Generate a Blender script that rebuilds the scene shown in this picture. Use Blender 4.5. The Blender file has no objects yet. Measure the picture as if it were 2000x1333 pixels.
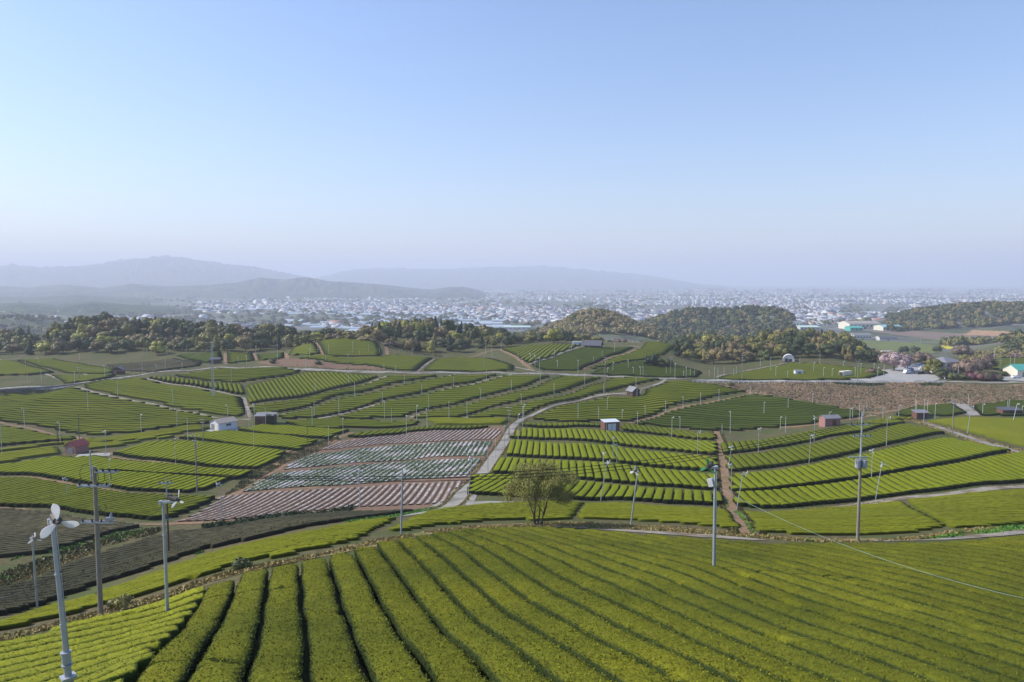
import bpy, bmesh, math, random
import numpy as np
from mathutils import Vector, Matrix
random.seed(7); RS = np.random.RandomState(7)
SC = bpy.context.scene
COL = bpy.data.collections.new("place"); SC.collection.children.link(COL)

# ------------------------------------------------------------------ camera, sky, sun, exposure
CAMZ = 100.0; F = 1450.0; HOR = 552.0
PITCH = math.atan((666.5 - HOR) / F)
cam = bpy.data.cameras.new("camera"); cam.sensor_width = 36.0; cam.lens = F / 2000.0 * 36.0
cam.clip_start = 0.5; cam.clip_end = 120000.0
camo = bpy.data.objects.new("camera", cam); SC.collection.objects.link(camo)
camo.location = (0, 0, CAMZ); camo.rotation_euler = (math.pi / 2 - PITCH, 0, 0)
SC.camera = camo

SUN_EL = math.radians(38); SUN_AZ = math.radians(-82)      # azimuth from +Y towards +X
world = bpy.data.worlds.new("World"); SC.world = world; world.use_nodes = True
nt = world.node_tree; bg = nt.nodes["Background"]
sky = nt.nodes.new("ShaderNodeTexSky"); sky.sky_type = 'NISHITA'; sky.sun_disc = False
sky.sun_elevation = SUN_EL; sky.sun_rotation = SUN_AZ
sky.air_density = 1.3; sky.dust_density = 0.8; sky.ozone_density = 5.0; sky.altitude = 100
tint = nt.nodes.new('ShaderNodeMix'); tint.data_type = 'RGBA'; tint.blend_type = 'MULTIPLY'; tint.inputs[0].default_value = 1.0; tint.inputs[7].default_value = (1.02, 0.96, 1.05, 1)
nt.links.new(sky.outputs[0], tint.inputs[6]); nt.links.new(tint.outputs[2], bg.inputs[0]); bg.inputs[1].default_value = 0.135
sl = bpy.data.lights.new("sun", 'SUN'); sl.energy = 4.2; sl.angle = math.radians(0.5); sl.color = (1.0, 0.95, 0.86)
so = bpy.data.objects.new("sun", sl); SC.collection.objects.link(so)
sd = Vector((math.sin(SUN_AZ) * math.cos(SUN_EL), math.cos(SUN_AZ) * math.cos(SUN_EL), math.sin(SUN_EL)))
so.rotation_euler = sd.to_track_quat('Z', 'Y').to_euler(); so.location = (-50, 0, 150)
SC.view_settings.view_transform = 'Standard'; SC.view_settings.look = 'None'
SC.view_settings.exposure = 0.45; SC.view_settings.gamma = 1.0
SC.cycles.max_bounces = 6; SC.cycles.diffuse_bounces = 2; SC.cycles.glossy_bounces = 2
SC.cycles.transmission_bounces = 3; SC.cycles.transparent_max_bounces = 8; SC.cycles.volume_bounces = 2
SC.cycles.use_denoising = True
HAZE_DENSITY = 1.75e-4; HAZE_COLOR = (0.75, 0.80, 0.93, 1); HAZE_ANISO = 0.1

# ------------------------------------------------------------------ helpers
def put(o, parent=None):
    COL.objects.link(o)
    if parent is not None: o.parent = parent
    return o
def tag(o, label=None, cat=None, group=None, kind=None):
    if label: o['label'] = label
    if cat: o['category'] = cat
    if group: o['group'] = group
    if kind: o['kind'] = kind
    return o
def empty(name, loc, rz=0.0):
    o = bpy.data.objects.new(name, None); o.empty_display_size = 0.3
    o.location = loc; o.rotation_euler = (0, 0, rz); COL.objects.link(o); return o
def mesh_np(name, V, faces, mats=(), midx=None, smooth=False, attrs=None):
    """V (n,3); faces (m,k) int array or list of arrays of different k"""
    me = bpy.data.meshes.new(name)
    if isinstance(faces, np.ndarray): faces = [faces]
    faces = [f for f in faces if len(f)]
    V = np.asarray(V, dtype=np.float32)
    me.vertices.add(len(V)); me.vertices.foreach_set("co", V.ravel())
    loops = np.concatenate([f.ravel() for f in faces]).astype(np.int32)
    tot = np.concatenate([np.full(len(f), f.shape[1], dtype=np.int32) for f in faces])
    start = np.concatenate([[0], np.cumsum(tot)[:-1]]).astype(np.int32)
    me.loops.add(len(loops)); me.loops.foreach_set("vertex_index", loops)
    me.polygons.add(len(tot)); me.polygons.foreach_set("loop_start", start)
    try: me.polygons.foreach_set("loop_total", tot)
    except Exception: pass
    if midx is not None: me.polygons.foreach_set("material_index", np.asarray(midx, dtype=np.int32))
    if smooth: me.polygons.foreach_set("use_smooth", np.ones(len(tot), dtype=bool))
    for m in mats: me.materials.append(m)
    if attrs:
        for k, v in attrs.items():
            a = me.attributes.new(k, 'FLOAT', 'POINT'); a.data.foreach_set("value", np.asarray(v, dtype=np.float32))
    me.update(calc_edges=True); me.validate(verbose=False)
    return me
class MB:
    """collects boxes, cylinders, prisms and quads into one mesh"""
    def __init__(s): s.v = []; s.f = []; s.m = []
    def add(s, vs, fs, m=0):
        b = len(s.v); s.v += [tuple(v) for v in vs]
        for f in fs: s.f.append(tuple(b + i for i in f)); s.m.append(m)
        return s
    def box(s, c, d, rz=0.0, m=0, rx=0.0, ry=0.0):
        R = Matrix.Rotation(rz, 3, 'Z') @ Matrix.Rotation(ry, 3, 'Y') @ Matrix.Rotation(rx, 3, 'X')
        vs = [Vector(c) + R @ Vector((x * d[0] / 2, y * d[1] / 2, z * d[2] / 2)) for x in (-1, 1) for y in (-1, 1) for z in (-1, 1)]
        return s.add(vs, [(0, 1, 3, 2), (4, 6, 7, 5), (0, 4, 5, 1), (2, 3, 7, 6), (0, 2, 6, 4), (1, 5, 7, 3)], m)
    def tube(s, pts, rad, n=8, m=0, caps=True):
        pts = [Vector(p) for p in pts]
        if not hasattr(rad, '__len__'): rad = [rad] * len(pts)
        rings = []
        for i, p in enumerate(pts):
            d = (pts[min(i + 1, len(pts) - 1)] - pts[max(i - 1, 0)]).normalized()
            a = Vector((0, 0, 1)) if abs(d.z) < 0.9 else Vector((1, 0, 0))
            u = d.cross(a).normalized(); w = d.cross(u).normalized()
            rings.append([p + (u * math.cos(2 * math.pi * k / n) + w * math.sin(2 * math.pi * k / n)) * rad[i] for k in range(n)])
        vs = [v for r in rings for v in r]; fs = []
        for i in range(len(pts) - 1):
            for k in range(n):
                k2 = (k + 1) % n; fs.append((i * n + k, i * n + k2, (i + 1) * n + k2, (i + 1) * n + k))
        if caps: fs.append(tuple(range(n - 1, -1, -1))); fs.append(tuple((len(pts) - 1) * n + k for k in range(n)))
        return s.add(vs, fs, m)
    def mesh(s, name, mats, smooth=False):
        me = bpy.data.meshes.new(name); me.from_pydata(s.v, [], s.f)
        for m in mats: me.materials.append(m)
        me.polygons.foreach_set("material_index", s.m)
        if smooth:
            me.polygons.foreach_set("use_smooth", [True] * len(s.f))
        me.update(); return me
    def build(s, name, mats, parent=None, smooth=False, loc=None):
        if not isinstance(mats, (list, tuple)): mats = [mats]
        o = bpy.data.objects.new(name, s.mesh(name, mats, smooth)); put(o, parent)
        if loc is not None: o.location = loc
        return o
def copy_tree(o, parent=None):
    c = o.copy(); COL.objects.link(c); c.parent = parent
    for ch in KIDS.get(o.name, ()): copy_tree(ch, c)
    return c
KIDS = {}
def index_kids(root):
    KIDS[root.name] = list(root.children)
    for ch in root.children: index_kids(ch)

# ------------------------------------------------------------------ materials
def newmat(name):
    m = bpy.data.materials.new(name); m.use_nodes = True
    return m, m.node_tree, m.node_tree.nodes["Principled BSDF"]
def nd(t, kind, **kw):
    n = t.nodes.new(kind)
    for k, v in kw.items(): setattr(n, k, v)
    return n
def noise_fac(t, scale, lo=0.35, hi=0.65, detail=3, coord=None, rough=0.6):
    n = nd(t, "ShaderNodeTexNoise"); n.inputs["Scale"].default_value = scale; n.inputs["Detail"].default_value = detail
    n.inputs["Roughness"].default_value = rough
    if coord is None: coord = nd(t, "ShaderNodeNewGeometry").outputs["Position"]
    t.links.new(coord, n.inputs["Vector"])
    r = nd(t, "ShaderNodeMapRange"); r.inputs[1].default_value = lo; r.inputs[2].default_value = hi
    t.links.new(n.outputs["Fac"], r.inputs[0]); return r.outputs[0]
def mix(t, fac, a, b):
    m = nd(t, "ShaderNodeMix"); m.data_type = 'RGBA'
    for s, v in ((m.inputs[0], fac), (m.inputs[6], a), (m.inputs[7], b)):
        if isinstance(v, (tuple, list)): s.default_value = tuple(v) + (1,) if len(v) == 3 else v
        elif isinstance(v, (int, float)): s.default_value = v
        else: t.links.new(v, s)
    return m.outputs[2]
def paint(name, col, rough=0.6, metal=0.0, var=0.12, scale=3.0, dirt=None):
    m, t, b = newmat(name)
    c2 = tuple(max(0, c * (1 - var * 2)) for c in col) if dirt is None else dirt
    co = nd(t, "ShaderNodeTexCoord").outputs["Object"]
    t.links.new(mix(t, noise_fac(t, scale, .3, .75, 4, co), col, c2), b.inputs["Base Color"])
    b.inputs["Roughness"].default_value = rough; b.inputs["Metallic"].default_value = metal
    return m
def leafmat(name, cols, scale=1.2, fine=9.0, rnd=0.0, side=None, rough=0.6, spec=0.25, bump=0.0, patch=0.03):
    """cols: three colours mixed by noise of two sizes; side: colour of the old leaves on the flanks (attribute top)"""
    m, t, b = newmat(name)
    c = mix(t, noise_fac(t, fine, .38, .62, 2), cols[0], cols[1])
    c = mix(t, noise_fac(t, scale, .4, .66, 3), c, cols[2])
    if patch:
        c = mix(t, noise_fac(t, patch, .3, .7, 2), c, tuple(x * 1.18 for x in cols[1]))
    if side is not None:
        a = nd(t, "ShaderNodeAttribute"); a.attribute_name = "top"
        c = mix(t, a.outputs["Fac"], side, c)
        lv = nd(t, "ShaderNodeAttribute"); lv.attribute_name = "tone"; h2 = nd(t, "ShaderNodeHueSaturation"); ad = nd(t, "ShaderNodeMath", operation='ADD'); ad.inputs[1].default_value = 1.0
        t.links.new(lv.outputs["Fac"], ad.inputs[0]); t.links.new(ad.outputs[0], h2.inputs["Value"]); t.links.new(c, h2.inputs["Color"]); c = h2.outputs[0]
    if rnd:
        oi = nd(t, "ShaderNodeObjectInfo"); hs = nd(t, "ShaderNodeHueSaturation")
        r = nd(t, "ShaderNodeMapRange"); r.inputs[3].default_value = 1 - rnd; r.inputs[4].default_value = 1 + rnd
        t.links.new(oi.outputs["Random"], r.inputs[0]); t.links.new(r.outputs[0], hs.inputs["Value"])
        t.links.new(c, hs.inputs["Color"]); c = hs.outputs[0]
    t.links.new(c, b.inputs["Base Color"]); b.inputs["Roughness"].default_value = rough
    b.inputs["Specular IOR Level"].default_value = spec
    if bump:
        n = nd(t, "ShaderNodeTexNoise"); n.inputs["Scale"].default_value = 14.0; n.inputs["Detail"].default_value = 2
        t.links.new(nd(t, "ShaderNodeNewGeometry").outputs["Position"], n.inputs["Vector"])
        bp = nd(t, "ShaderNodeBump"); bp.inputs["Strength"].default_value = 0.8; bp.inputs["Distance"].default_value = bump
        t.links.new(n.outputs["Fac"], bp.inputs["Height"]); t.links.new(bp.outputs[0], b.inputs["Normal"])
    return m
# ------------------------------------------------------------------ terrain: heights relative to the camera, from surveyed points
CP = """300,1333,25 0,1333,32 600,1333,24 1000,1333,24 1500,1333,25 2000,1333,27 600,1420,19 1400,1420,20 100,1420,24
600,1200,36 1000,1200,36 1500,1200,37 2000,1200,39 700,1078,54 1000,1080,55 1400,1132,45 2000,1110,52
400,1150,46 325,1217,40 130,1333,30 197,1200,46 0,1250,42 72,1190,60 330,1085,80 0,1208,54 600,1030,86 780,1010,95 860,1000,105
530,1108,50 850,1040,72 1050,1030,83 1233,1028,86 1400,1048,75 1700,1058,72 2000,1040,77 1550,1060,70
1100,1005,100 1100,985,122 1400,1000,108 1700,1010,100 2000,980,115 1990,1022,88 1250,985,125
1150,975,138 1420,990,130 1500,994,128 1700,975,138 2000,945,148 930,965,142 1150,940,158 1400,958,149 1600,950,150 1975,887,180
1150,905,183 1400,925,167 1600,903,174 1845,852,208 1150,870,210 1400,893,190 1600,862,204 1765,827,236 1180,838,245 1400,862,222 1500,842,248
1050,825,258 1300,832,262 1440,842,250 1690,812,275 1800,815,270 2000,812,265 2000,850,222
1300,740,350 1150,733,354 1000,730,355 850,729,357 700,726,362 560,720,370 430,718,372 300,730,356 200,743,335 0,762,308
1460,766,322 1500,746,350 1600,746,350 1700,746,350 1850,747,350 2000,750,348 1500,778,302 1600,792,292 1700,806,281 1850,795,286 2000,785,295
1230,768,318 900,770,316 600,775,310 1300,797,285 900,815,268 600,815,268 480,790,290 1100,790,292
450,820,262 300,795,287 100,800,282 300,845,238 100,840,245 0,825,256 750,840,252
180,890,200 400,880,208 600,860,228 500,920,178 0,930,172 250,960,155 425,972,149 800,860,230 800,890,205 600,920,178 800,930,172 450,965,152
860,985,133 700,995,127 350,1020,117 300,1018,119 0,985,140 0,1050,102 200,1040,104 130,1100,84 400,1050,95
680,660,440 565,693,405 750,693,400 700,700,392 850,700,402 1000,700,400 1060,674,470 1138,674,470 1310,675,470 1240,678,460
1330,715,395 1400,725,380 1540,704,425 1700,719,395 1500,735,366 620,680,415 740,675,425
60,702,425 230,722,385 340,700,425 430,690,440 550,690,440 150,702,430 1800,722,395 1980,740,362 1900,722,400 -150,705,420 -150,770,300
2150,750,345 2150,812,260 2150,700,470 -200,1000,130 2200,940,150 -200,900,190""".split()
WP = """-300,540,-48 50,540,-45 150,560,-35 300,570,-34 450,570,-36 600,560,-38 100,490,-44 350,490,-41 550,490,-41
780,540,-36 870,540,-35 950,540,-38 800,460,-41 900,460,-43 1000,520,-42 1100,540,-42 1200,560,-46 1300,620,-55
1350,470,-48 1450,500,-44 1550,510,-43 1650,500,-46 1700,470,-49 1450,440,-47 1750,560,-56 1900,600,-60 2100,600,-58
1600,640,-60 1800,700,-66 2000,700,-66 1400,700,-62 1000,650,-58 800,680,-62 500,700,-60 200,700,-62 -100,700,-64
-300,1000,-84 0,1000,-84 300,1000,-84 600,1000,-84 900,1000,-80 1200,900,-68 1500,1000,-74 1800,900,-70 2000,900,-70 2300,1000,-70
1700,1250,-76 1900,1150,-74 1400,1150,-80 2300,1400,-80 1100,1150,-80 0,1500,-99 500,1500,-99 1000,1500,-99 1500,1700,-96 2000,1700,-90 2400,1900,-95""".split()
PTS = []
for s in CP:
    px, py, D = map(float, s.split(','))
    cy = (666.5 - py) / F; cx = (px - 1000) / F
    fy = math.cos(PITCH) + cy * math.sin(PITCH); fz = -math.sin(PITCH) + cy * math.cos(PITCH)
    PTS.append((cx / fy * D, D, fz / fy * D))
for s in WP:
    px, D, z = map(float, s.split(',')); PTS.append(((px - 1000) / F * D, D, z))
for a in (-60, -40, -20, 0, 20, 40, 60):
    for r in (2500, 4500, 9000, 18000, 40000): PTS.append((math.sin(math.radians(a)) * r, math.cos(math.radians(a)) * r, -100.0))
    PTS.append((math.sin(math.radians(a)) * 5, math.cos(math.radians(a)) * 5, -9.0))
for a, sgn in ((50, 1), (50, -1)):
    for r, z in ((30, -15), (60, -22), (110, -33), (200, -46), (350, -46), (600, -58), (1100, -85)):
        PTS.append((sgn * math.sin(math.radians(a)) * r, math.cos(math.radians(a)) * r, z))
PTS = np.array(PTS)
KT = 2.2
def uv(x, y):
    r = np.hypot(x, y); return np.arctan2(x, y) * KT, np.log(np.maximum(r, 3.0))
def tps(d2): return 0.5 * d2 * np.log(d2 + 1e-12)
U0, V0 = uv(PTS[:, 0], PTS[:, 1]); n0 = len(PTS)
A = tps((U0[:, None] - U0) ** 2 + (V0[:, None] - V0) ** 2) + np.eye(n0) * 2e-4
Pm = np.stack([np.ones(n0), U0, V0], 1)
M = np.block([[A, Pm], [Pm.T, np.zeros((3, 3))]])
W = np.linalg.solve(M, np.concatenate([PTS[:, 2], np.zeros(3)]))
def rbf(u, v):
    out = np.empty(u.shape); uf = u.ravel(); vf = v.ravel(); of = out.ravel()
    for i in range(0, len(uf), 40000):
        a = uf[i:i + 40000]; b = vf[i:i + 40000]
        of[i:i + 40000] = tps((a[:, None] - U0) ** 2 + (b[:, None] - V0) ** 2) @ W[:n0] + W[n0] + W[n0 + 1] * a + W[n0 + 2] * b
    return of.reshape(u.shape)
def wav(x, y, s, seed=0):
    """smooth pseudo-noise, about -1..1"""
    rs = np.random.RandomState(seed); o = 0
    for k in range(5):
        a = rs.rand() * 6.283; f = (0.7 + rs.rand() * 1.1) / s
        o = o + np.sin((x * np.cos(a) + y * np.sin(a)) * f * 6.283 + rs.rand() * 6.283)
    return o / 2.6
NR, NT = 1150, 560
R0, R1, TH = 4.0, 45000.0, math.radians(56)
gr = np.exp(np.linspace(math.log(R0), math.log(R1), NR)); gt = np.linspace(-TH, TH, NT)
GRr, GRt = np.meshgrid(gr, gt, indexing='ij')
GX = GRr * np.sin(GRt); GY = GRr * np.cos(GRt)
GZ = rbf(GRt * KT, np.log(GRr))
far = np.clip((GRr - 1900) / 900, 0, 1); GZ = GZ * (1 - far) - 100 * far
def bump(px, D, h, wx, wy):
    cx = (px - 1000) / F * D
    return h * np.exp(-((GX - cx) / wx) ** 2 - ((GY - D) / wy) ** 2)
for b in ((1180, 900, 23, 52, 90), (1120, 890, 12, 50, 80), (1330, 1150, 22, 60, 110), (1430, 1180, 26, 85, 130), (1510, 1150, 16, 50, 100),
          (1850, 1250, 21, 95, 140), (1960, 1300, 17, 120, 150), (2080, 1150, 20, 120, 160), (1780, 1200, 8, 60, 100), (2060, 640, 14, 50, 90),
          (20, 1400, 30, 90, 200), (1620, 1900, 14, 60, 120), (-60, 760, 10, 60, 80)):
    GZ += bump(*b)
amp = np.clip((GRr - 85) / 200, 0, 1) * np.clip(1 - GRr / 3000, 0, 1)
GZ += 0.35 * amp * wav(GX, GY, 38, 3) + 0.10 * amp * wav(GX, GY, 11, 4)
GZ = GZ + CAMZ
def hgt(x, y):
    x = np.asarray(x, float); y = np.asarray(y, float)
    r = np.hypot(x, y); t = np.arctan2(x, y)
    a = np.clip((np.log(np.maximum(r, R0)) - math.log(R0)) / (math.log(R1 / R0)) * (NR - 1), 0, NR - 1.001)
    b = np.clip((t + TH) / (2 * TH) * (NT - 1), 0, NT - 1.001)
    i = a.astype(int); j = b.astype(int); fa = a - i; fb = b - j
    return (GZ[i, j] * (1 - fa) * (1 - fb) + GZ[i + 1, j] * fa * (1 - fb) + GZ[i, j + 1] * (1 - fa) * fb + GZ[i + 1, j + 1] * fa * fb)
MS = np.exp(np.linspace(math.log(10), math.log(30000), 1400))
def unproj(px, py):
    """pixels of the photograph -> points on the terrain (first hit)"""
    px = np.atleast_1d(np.asarray(px, float)); py = np.atleast_1d(np.asarray(py, float))
    cy = (666.5 - py) / F; cx = (px - 1000) / F
    fy = math.cos(PITCH) + cy * math.sin(PITCH); fz = -math.sin(PITCH) + cy * math.cos(PITCH)
    sx = cx / fy; sz = fz / fy
    X = sx[:, None] * MS; Y = np.ones_like(sx)[:, None] * MS; Z = CAMZ + sz[:, None] * MS
    H = hgt(X, Y); below = (Z - H) < 0
    k = np.where(below.any(1), below.argmax(1), len(MS) - 1); k = np.maximum(k, 1)
    idx = np.arange(len(px)); d1 = (Z - H)[idx, k - 1]; d2 = (Z - H)[idx, k]
    t = np.clip(d1 / np.maximum(d1 - d2, 1e-6), 0, 1)
    D = MS[k - 1] * (1 - t) + MS[k] * t
    x = sx * D; return np.stack([x, D, hgt(x, D)], 1)
def at(px, py): return Vector(unproj(px, py)[0])
def atD(px, D):
    """point of the terrain under image column px at forward distance D"""
    x = (px - 1000) / F * D; return Vector((x, D, float(hgt(x, D))))
def zpix(py, D):
    cy = (666.5 - py) / F
    return CAMZ + (-math.sin(PITCH) + cy * math.cos(PITCH)) / (math.cos(PITCH) + cy * math.sin(PITCH)) * D
def project(p):
    dx, dy, dz = p[0], p[1], p[2] - CAMZ
    c, s = math.cos(PITCH), math.sin(PITCH)
    dep = dy * c - dz * s; up = dy * s + dz * c
    return 1000 + F * dx / dep, 666.5 - F * up / dep

# the ground below the retaining wall at the left lies a storey lower than the road
_w = np.array([[float(v) for v in at(*q)[:2]] for q in ((-400, 800), (-60, 764), (0, 760.5), (60, 757), (100, 754.5), (140, 751.5), (176, 746.5))])
_d = np.interp(GX, _w[:, 0], _w[:, 1]) - 2.9 - GY
_t = np.interp(GX, _w[:, 0], [3.4, 3.4, 3.4, 3.2, 2.8, 1.8, 0.0]) * (GX < _w[-1, 0]) * (GX > _w[0, 0])
GZ -= _t * np.clip((_d + 1.2) / 2.4, 0, 1) * np.exp(-np.clip(_d, 0, None) / 45) * (_d > -1.2)
# ground sheet
def grid_faces(a, b):
    i, j = np.meshgrid(np.arange(a - 1), np.arange(b - 1), indexing='ij'); k = (i * b + j).ravel()
    return np.stack([k, k + 1, k + b + 1, k + b], 1)
m, t, b = newmat("ground_soil_and_grass")
pos = nd(t, "ShaderNodeNewGeometry").outputs["Position"]
c = mix(t, noise_fac(t, 1.3, .4, .6, 4), (.085, .070, .034), (.15, .125, .058))
c = mix(t, noise_fac(t, .12, .40, .60, 4), c, (.075, .095, .028))
c = mix(t, noise_fac(t, 6.0, .5, .72, 3), c, (.05, .04, .02))
vo = nd(t, "ShaderNodeTexVoronoi"); vo.inputs["Scale"].default_value = .009; vo.inputs["Randomness"].default_value = .8
t.links.new(pos, vo.inputs["Vector"])
sc_ = nd(t, "ShaderNodeSeparateColor"); t.links.new(vo.outputs["Color"], sc_.inputs[0])
f1 = mix(t, sc_.outputs[0], (.05, .075, .03), (.13, .15, .06)); f1 = mix(t, noise_fac(t, .004, .45, .55, 4), f1, (.16, .16, .15))
f1 = mix(t, noise_fac(t, .02, .5, .6, 4), f1, (.07, .075, .06))
sp = nd(t, "ShaderNodeSeparateXYZ"); t.links.new(pos, sp.inputs[0])
mr = nd(t, "ShaderNodeMapRange"); mr.inputs[1].default_value = 560; mr.inputs[2].default_value = 760; t.links.new(sp.outputs[1], mr.inputs[0])
t.links.new(mix(t, mr.outputs[0], c, f1), b.inputs["Base Color"]); b.inputs["Roughness"].default_value = .95
b.inputs["Specular IOR Level"].default_value = .1
M_GROUND = m
V = np.stack([GX.ravel(), GY.ravel(), GZ.ravel()], 1)
g = bpy.data.objects.new("ground", mesh_np("ground", V, grid_faces(NR, NT), [M_GROUND], smooth=True)); put(g)
tag(g, kind='structure')

# mountains and far hills: each range a height field of its own
def forestmat(name, a, b_, c_, s):
    m, t, b = newmat(name)
    c = mix(t, noise_fac(t, s, .4, .6, 5), a, b_); c = mix(t, noise_fac(t, s * .22, .5, .66, 4), c, c_)
    t.links.new(c, b.inputs["Base Color"]); b.inputs["Roughness"].default_value = .95; b.inputs["Specular IOR Level"].default_value = .05
    return m
M_MTN = forestmat("mountain_forest", (.022, .04, .02), (.055, .075, .03), (.09, .09, .05), .008)
def ridge_range(name, prof, D0, wf, wb, seed, label, base=-102.0, na=420, nb=70, rough=.16):
    prof = np.array(prof, float); rs = np.random.RandomState(seed)
    px = np.linspace(prof[0, 0], prof[-1, 0], na); py = np.interp(px, prof[:, 0], prof[:, 1])
    k = np.linspace(-1, 1, nb); k = np.sign(k) * np.abs(k) ** 1.3
    Dd = np.where(k < 0, D0 + k * wf, D0 + k * wb)
    PX, DD = np.meshgrid(px, Dd, indexing='ij'); KK = np.broadcast_to(k, PX.shape)
    X = (PX - 1000) / F * DD
    zr = np.array([zpix(p, D0) for p in py]) - CAMZ
    h = np.maximum(zr - base, 0)[:, None]
    S = D0 * .07
    n = 0; a = 1.0
    for o in range(5):
        n = n + a * (1 - 2 * np.abs(wav(X, DD * 1.0, S / 2 ** o, seed + o * 7)).clip(0, 1)); a *= .5
    prof2 = (1 - np.abs(KK) ** 1.5)
    edge = np.minimum(1, np.minimum((PX - prof[0, 0]) / 25, (prof[-1, 0] - PX) / 25)).clip(0, 1)
    Z = base + h * prof2 * edge * (1 + rough * 2.2 * n * np.abs(KK) ** .6 * (1 - np.abs(KK) * .5)) + h * rough * .07 * n
    Z = np.minimum(Z, np.maximum(base + h, base) * 1.0 + h * rough * .07 * n + 0 * Z) + CAMZ
    o = bpy.data.objects.new(name, mesh_np(name, np.stack([X.ravel(), DD.ravel(), Z.ravel()], 1), grid_faces(na, nb)[:, ::-1], [M_MTN], smooth=True))
    put(o); tag(o, label, kind='structure'); return o
ridge_range("mountains", [(-260, 530), (-100, 521), (0, 523), (25, 519), (60, 523), (130, 524), (200, 518), (240, 510), (275, 509), (320, 503), (350, 506), (400, 513), (450, 519), (500, 523), (550, 533), (600, 542), (640, 550), (720, 562)], 11000, 3600, 2500, 11, "broad forested mountain under haze at the left")
ridge_range("mountains", [(540, 560), (620, 543), (680, 530), (730, 526), (800, 527), (860, 528), (950, 524), (1000, 523), (1060, 522), (1120, 526), (1200, 533), (1260, 538), (1320, 548), (1370, 556), (1440, 560)], 14500, 4300, 2500, 23, "long flat mountain ridge fading into haze in the centre")
ridge_range("hills", [(-200, 560), (-50, 556), (60, 563), (120, 556), (200, 563), (260, 555), (330, 560), (400, 558), (460, 553), (510, 544), (560, 547), (600, 543), (640, 550), (700, 553), (760, 558), (800, 563), (845, 567), (875, 562), (905, 561), (935, 568), (975, 583)], 6300, 1700, 1500, 31, "low wooded hills at the foot of the mountain", rough=.3)
ridge_range("hills", [(-250, 585), (-50, 578), (60, 582), (150, 576), (240, 582), (330, 586), (420, 590), (520, 595)], 4300, 1000, 900, 41, "nearer wooded hills behind the town edge", rough=.3)
ridge_range("hills", [(-250, 600), (-50, 600), (40, 594), (110, 600), (180, 592), (240, 597), (300, 601), (370, 605), (410, 614)], 2700, 500, 500, 43, "nearest low wooded hills beyond the left woodland", rough=.35)
# ------------------------------------------------------------------ roads, paths and bare ground, each a sheet just above the one below
def road_sheet(name, pts, width, mat, lift=0.05, step=2.0, px=True, wob=0.0, seed=1, label=None):
    P = np.array([at(*p)[:2] if px else p for p in pts], float)
    d = np.concatenate([[0], np.cumsum(np.hypot(*np.diff(P, axis=0).T))])
    n = max(3, int(d[-1] / step)); s = np.linspace(0, d[-1], n)
    # smooth the polyline a little
    X = np.interp(s, d, P[:, 0]); Y = np.interp(s, d, P[:, 1])
    for _ in range(3):
        X[1:-1] = (X[:-2] + 2 * X[1:-1] + X[2:]) / 4; Y[1:-1] = (Y[:-2] + 2 * Y[1:-1] + Y[2:]) / 4
    tx = np.gradient(X); ty = np.gradient(Y); L = np.hypot(tx, ty) + 1e-9; nx, ny = -ty / L, tx / L
    w = np.interp(s, np.linspace(0, d[-1], len(width)), width) if hasattr(width, '__len__') else np.full(n, width)
    off = np.linspace(-.5, .5, 7); VV = []
    rs = np.random.RandomState(seed)
    for o in off:
        e = wob * (abs(o) * 2) ** 4 * np.sign(o) * (rs.rand(n) - .3)
        x = X + nx * (w * o + e); y = Y + ny * (w * o + e)
        VV.append(np.stack([x, y, hgt(x, y) + lift], 1))
    V = np.stack(VV, 1).reshape(-1, 3)
    o = bpy.data.objects.new(name, mesh_np(name, V, grid_faces(n, 7)[:, ::-1], [mat], smooth=True)); put(o); tag(o, label, kind='structure'); return o
def groundmat(name, a, b_, s=1.0, c_=None, rough=.95, bump=0.0):
    m, t, b = newmat(name)
    c = mix(t, noise_fac(t, s, .38, .62, 5), a, b_)
    if c_: c = mix(t, noise_fac(t, s * .2, .5, .6, 3), c, c_)
    t.links.new(c, b.inputs["Base Color"]); b.inputs["Roughness"].default_value = rough; b.inputs["Specular IOR Level"].default_value = .15
    return m
M_ASPH = groundmat("pale_worn_asphalt", (.24, .225, .195), (.31, .29, .25), .5, (.17, .155, .13))
M_CONC = groundmat("concrete_track", (.235, .205, .165), (.33, .29, .235), 1.5, (.17, .13, .085))
M_DIRT = groundmat("red_brown_dirt", (.20, .115, .065), (.29, .185, .11), 1.6, (.15, .12, .06))
M_REDSOIL = groundmat("tilled_red_soil", (.14, .080, .050), (.21, .128, .082), 2.5, (.18, .13, .08))
M_TAN = groundmat("dry_tan_grass_mat", (.30, .225, .10), (.20, .165, .07), 2.5, (.12, .13, .04))
M_GRAVEL = groundmat("gravel_yard", (.30, .29, .27), (.38, .37, .35), 3.0)
R = road_sheet
R("road", [(-60, 766), (60, 757), (150, 751), (215, 741), (300, 728), (430, 717.5), (520, 717), (620, 723), (760, 727), (900, 729), (1000, 730), (1100, 732), (1200, 736), (1300, 740), (1400, 743), (1500, 745), (1600, 745.5), (1750, 746), (1830, 746.5), (1900, 747), (2050, 748)], 3.9, M_ASPH, .09, label="long pale farm road crossing the whole view")
R("road", [(985, 984), (900, 985), (868, 995), (905, 962), (935, 935), (960, 900), (985, 865), (1000, 835), (1020, 818), (1060, 801), (1120, 785), (1170, 773), (1228, 767), (1290, 749), (1300, 742)], [6.5, 8, 7, 4.6, 3.6, 3.4, 3.2, 2.8, 2.2, 1.9, 1.7, 1.7, 2.0, 1.6, 1.6], M_ASPH, .08, label="pale farm road climbing from the bare field towards the middle")
R("road", [(1050, 984), (985, 984), (905, 986), (858, 994), (790, 1008), (700, 1020)], [2, 4, 6, 5, 3, 1.5], M_ASPH, .07, label="side road beneath the bare field")
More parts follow.
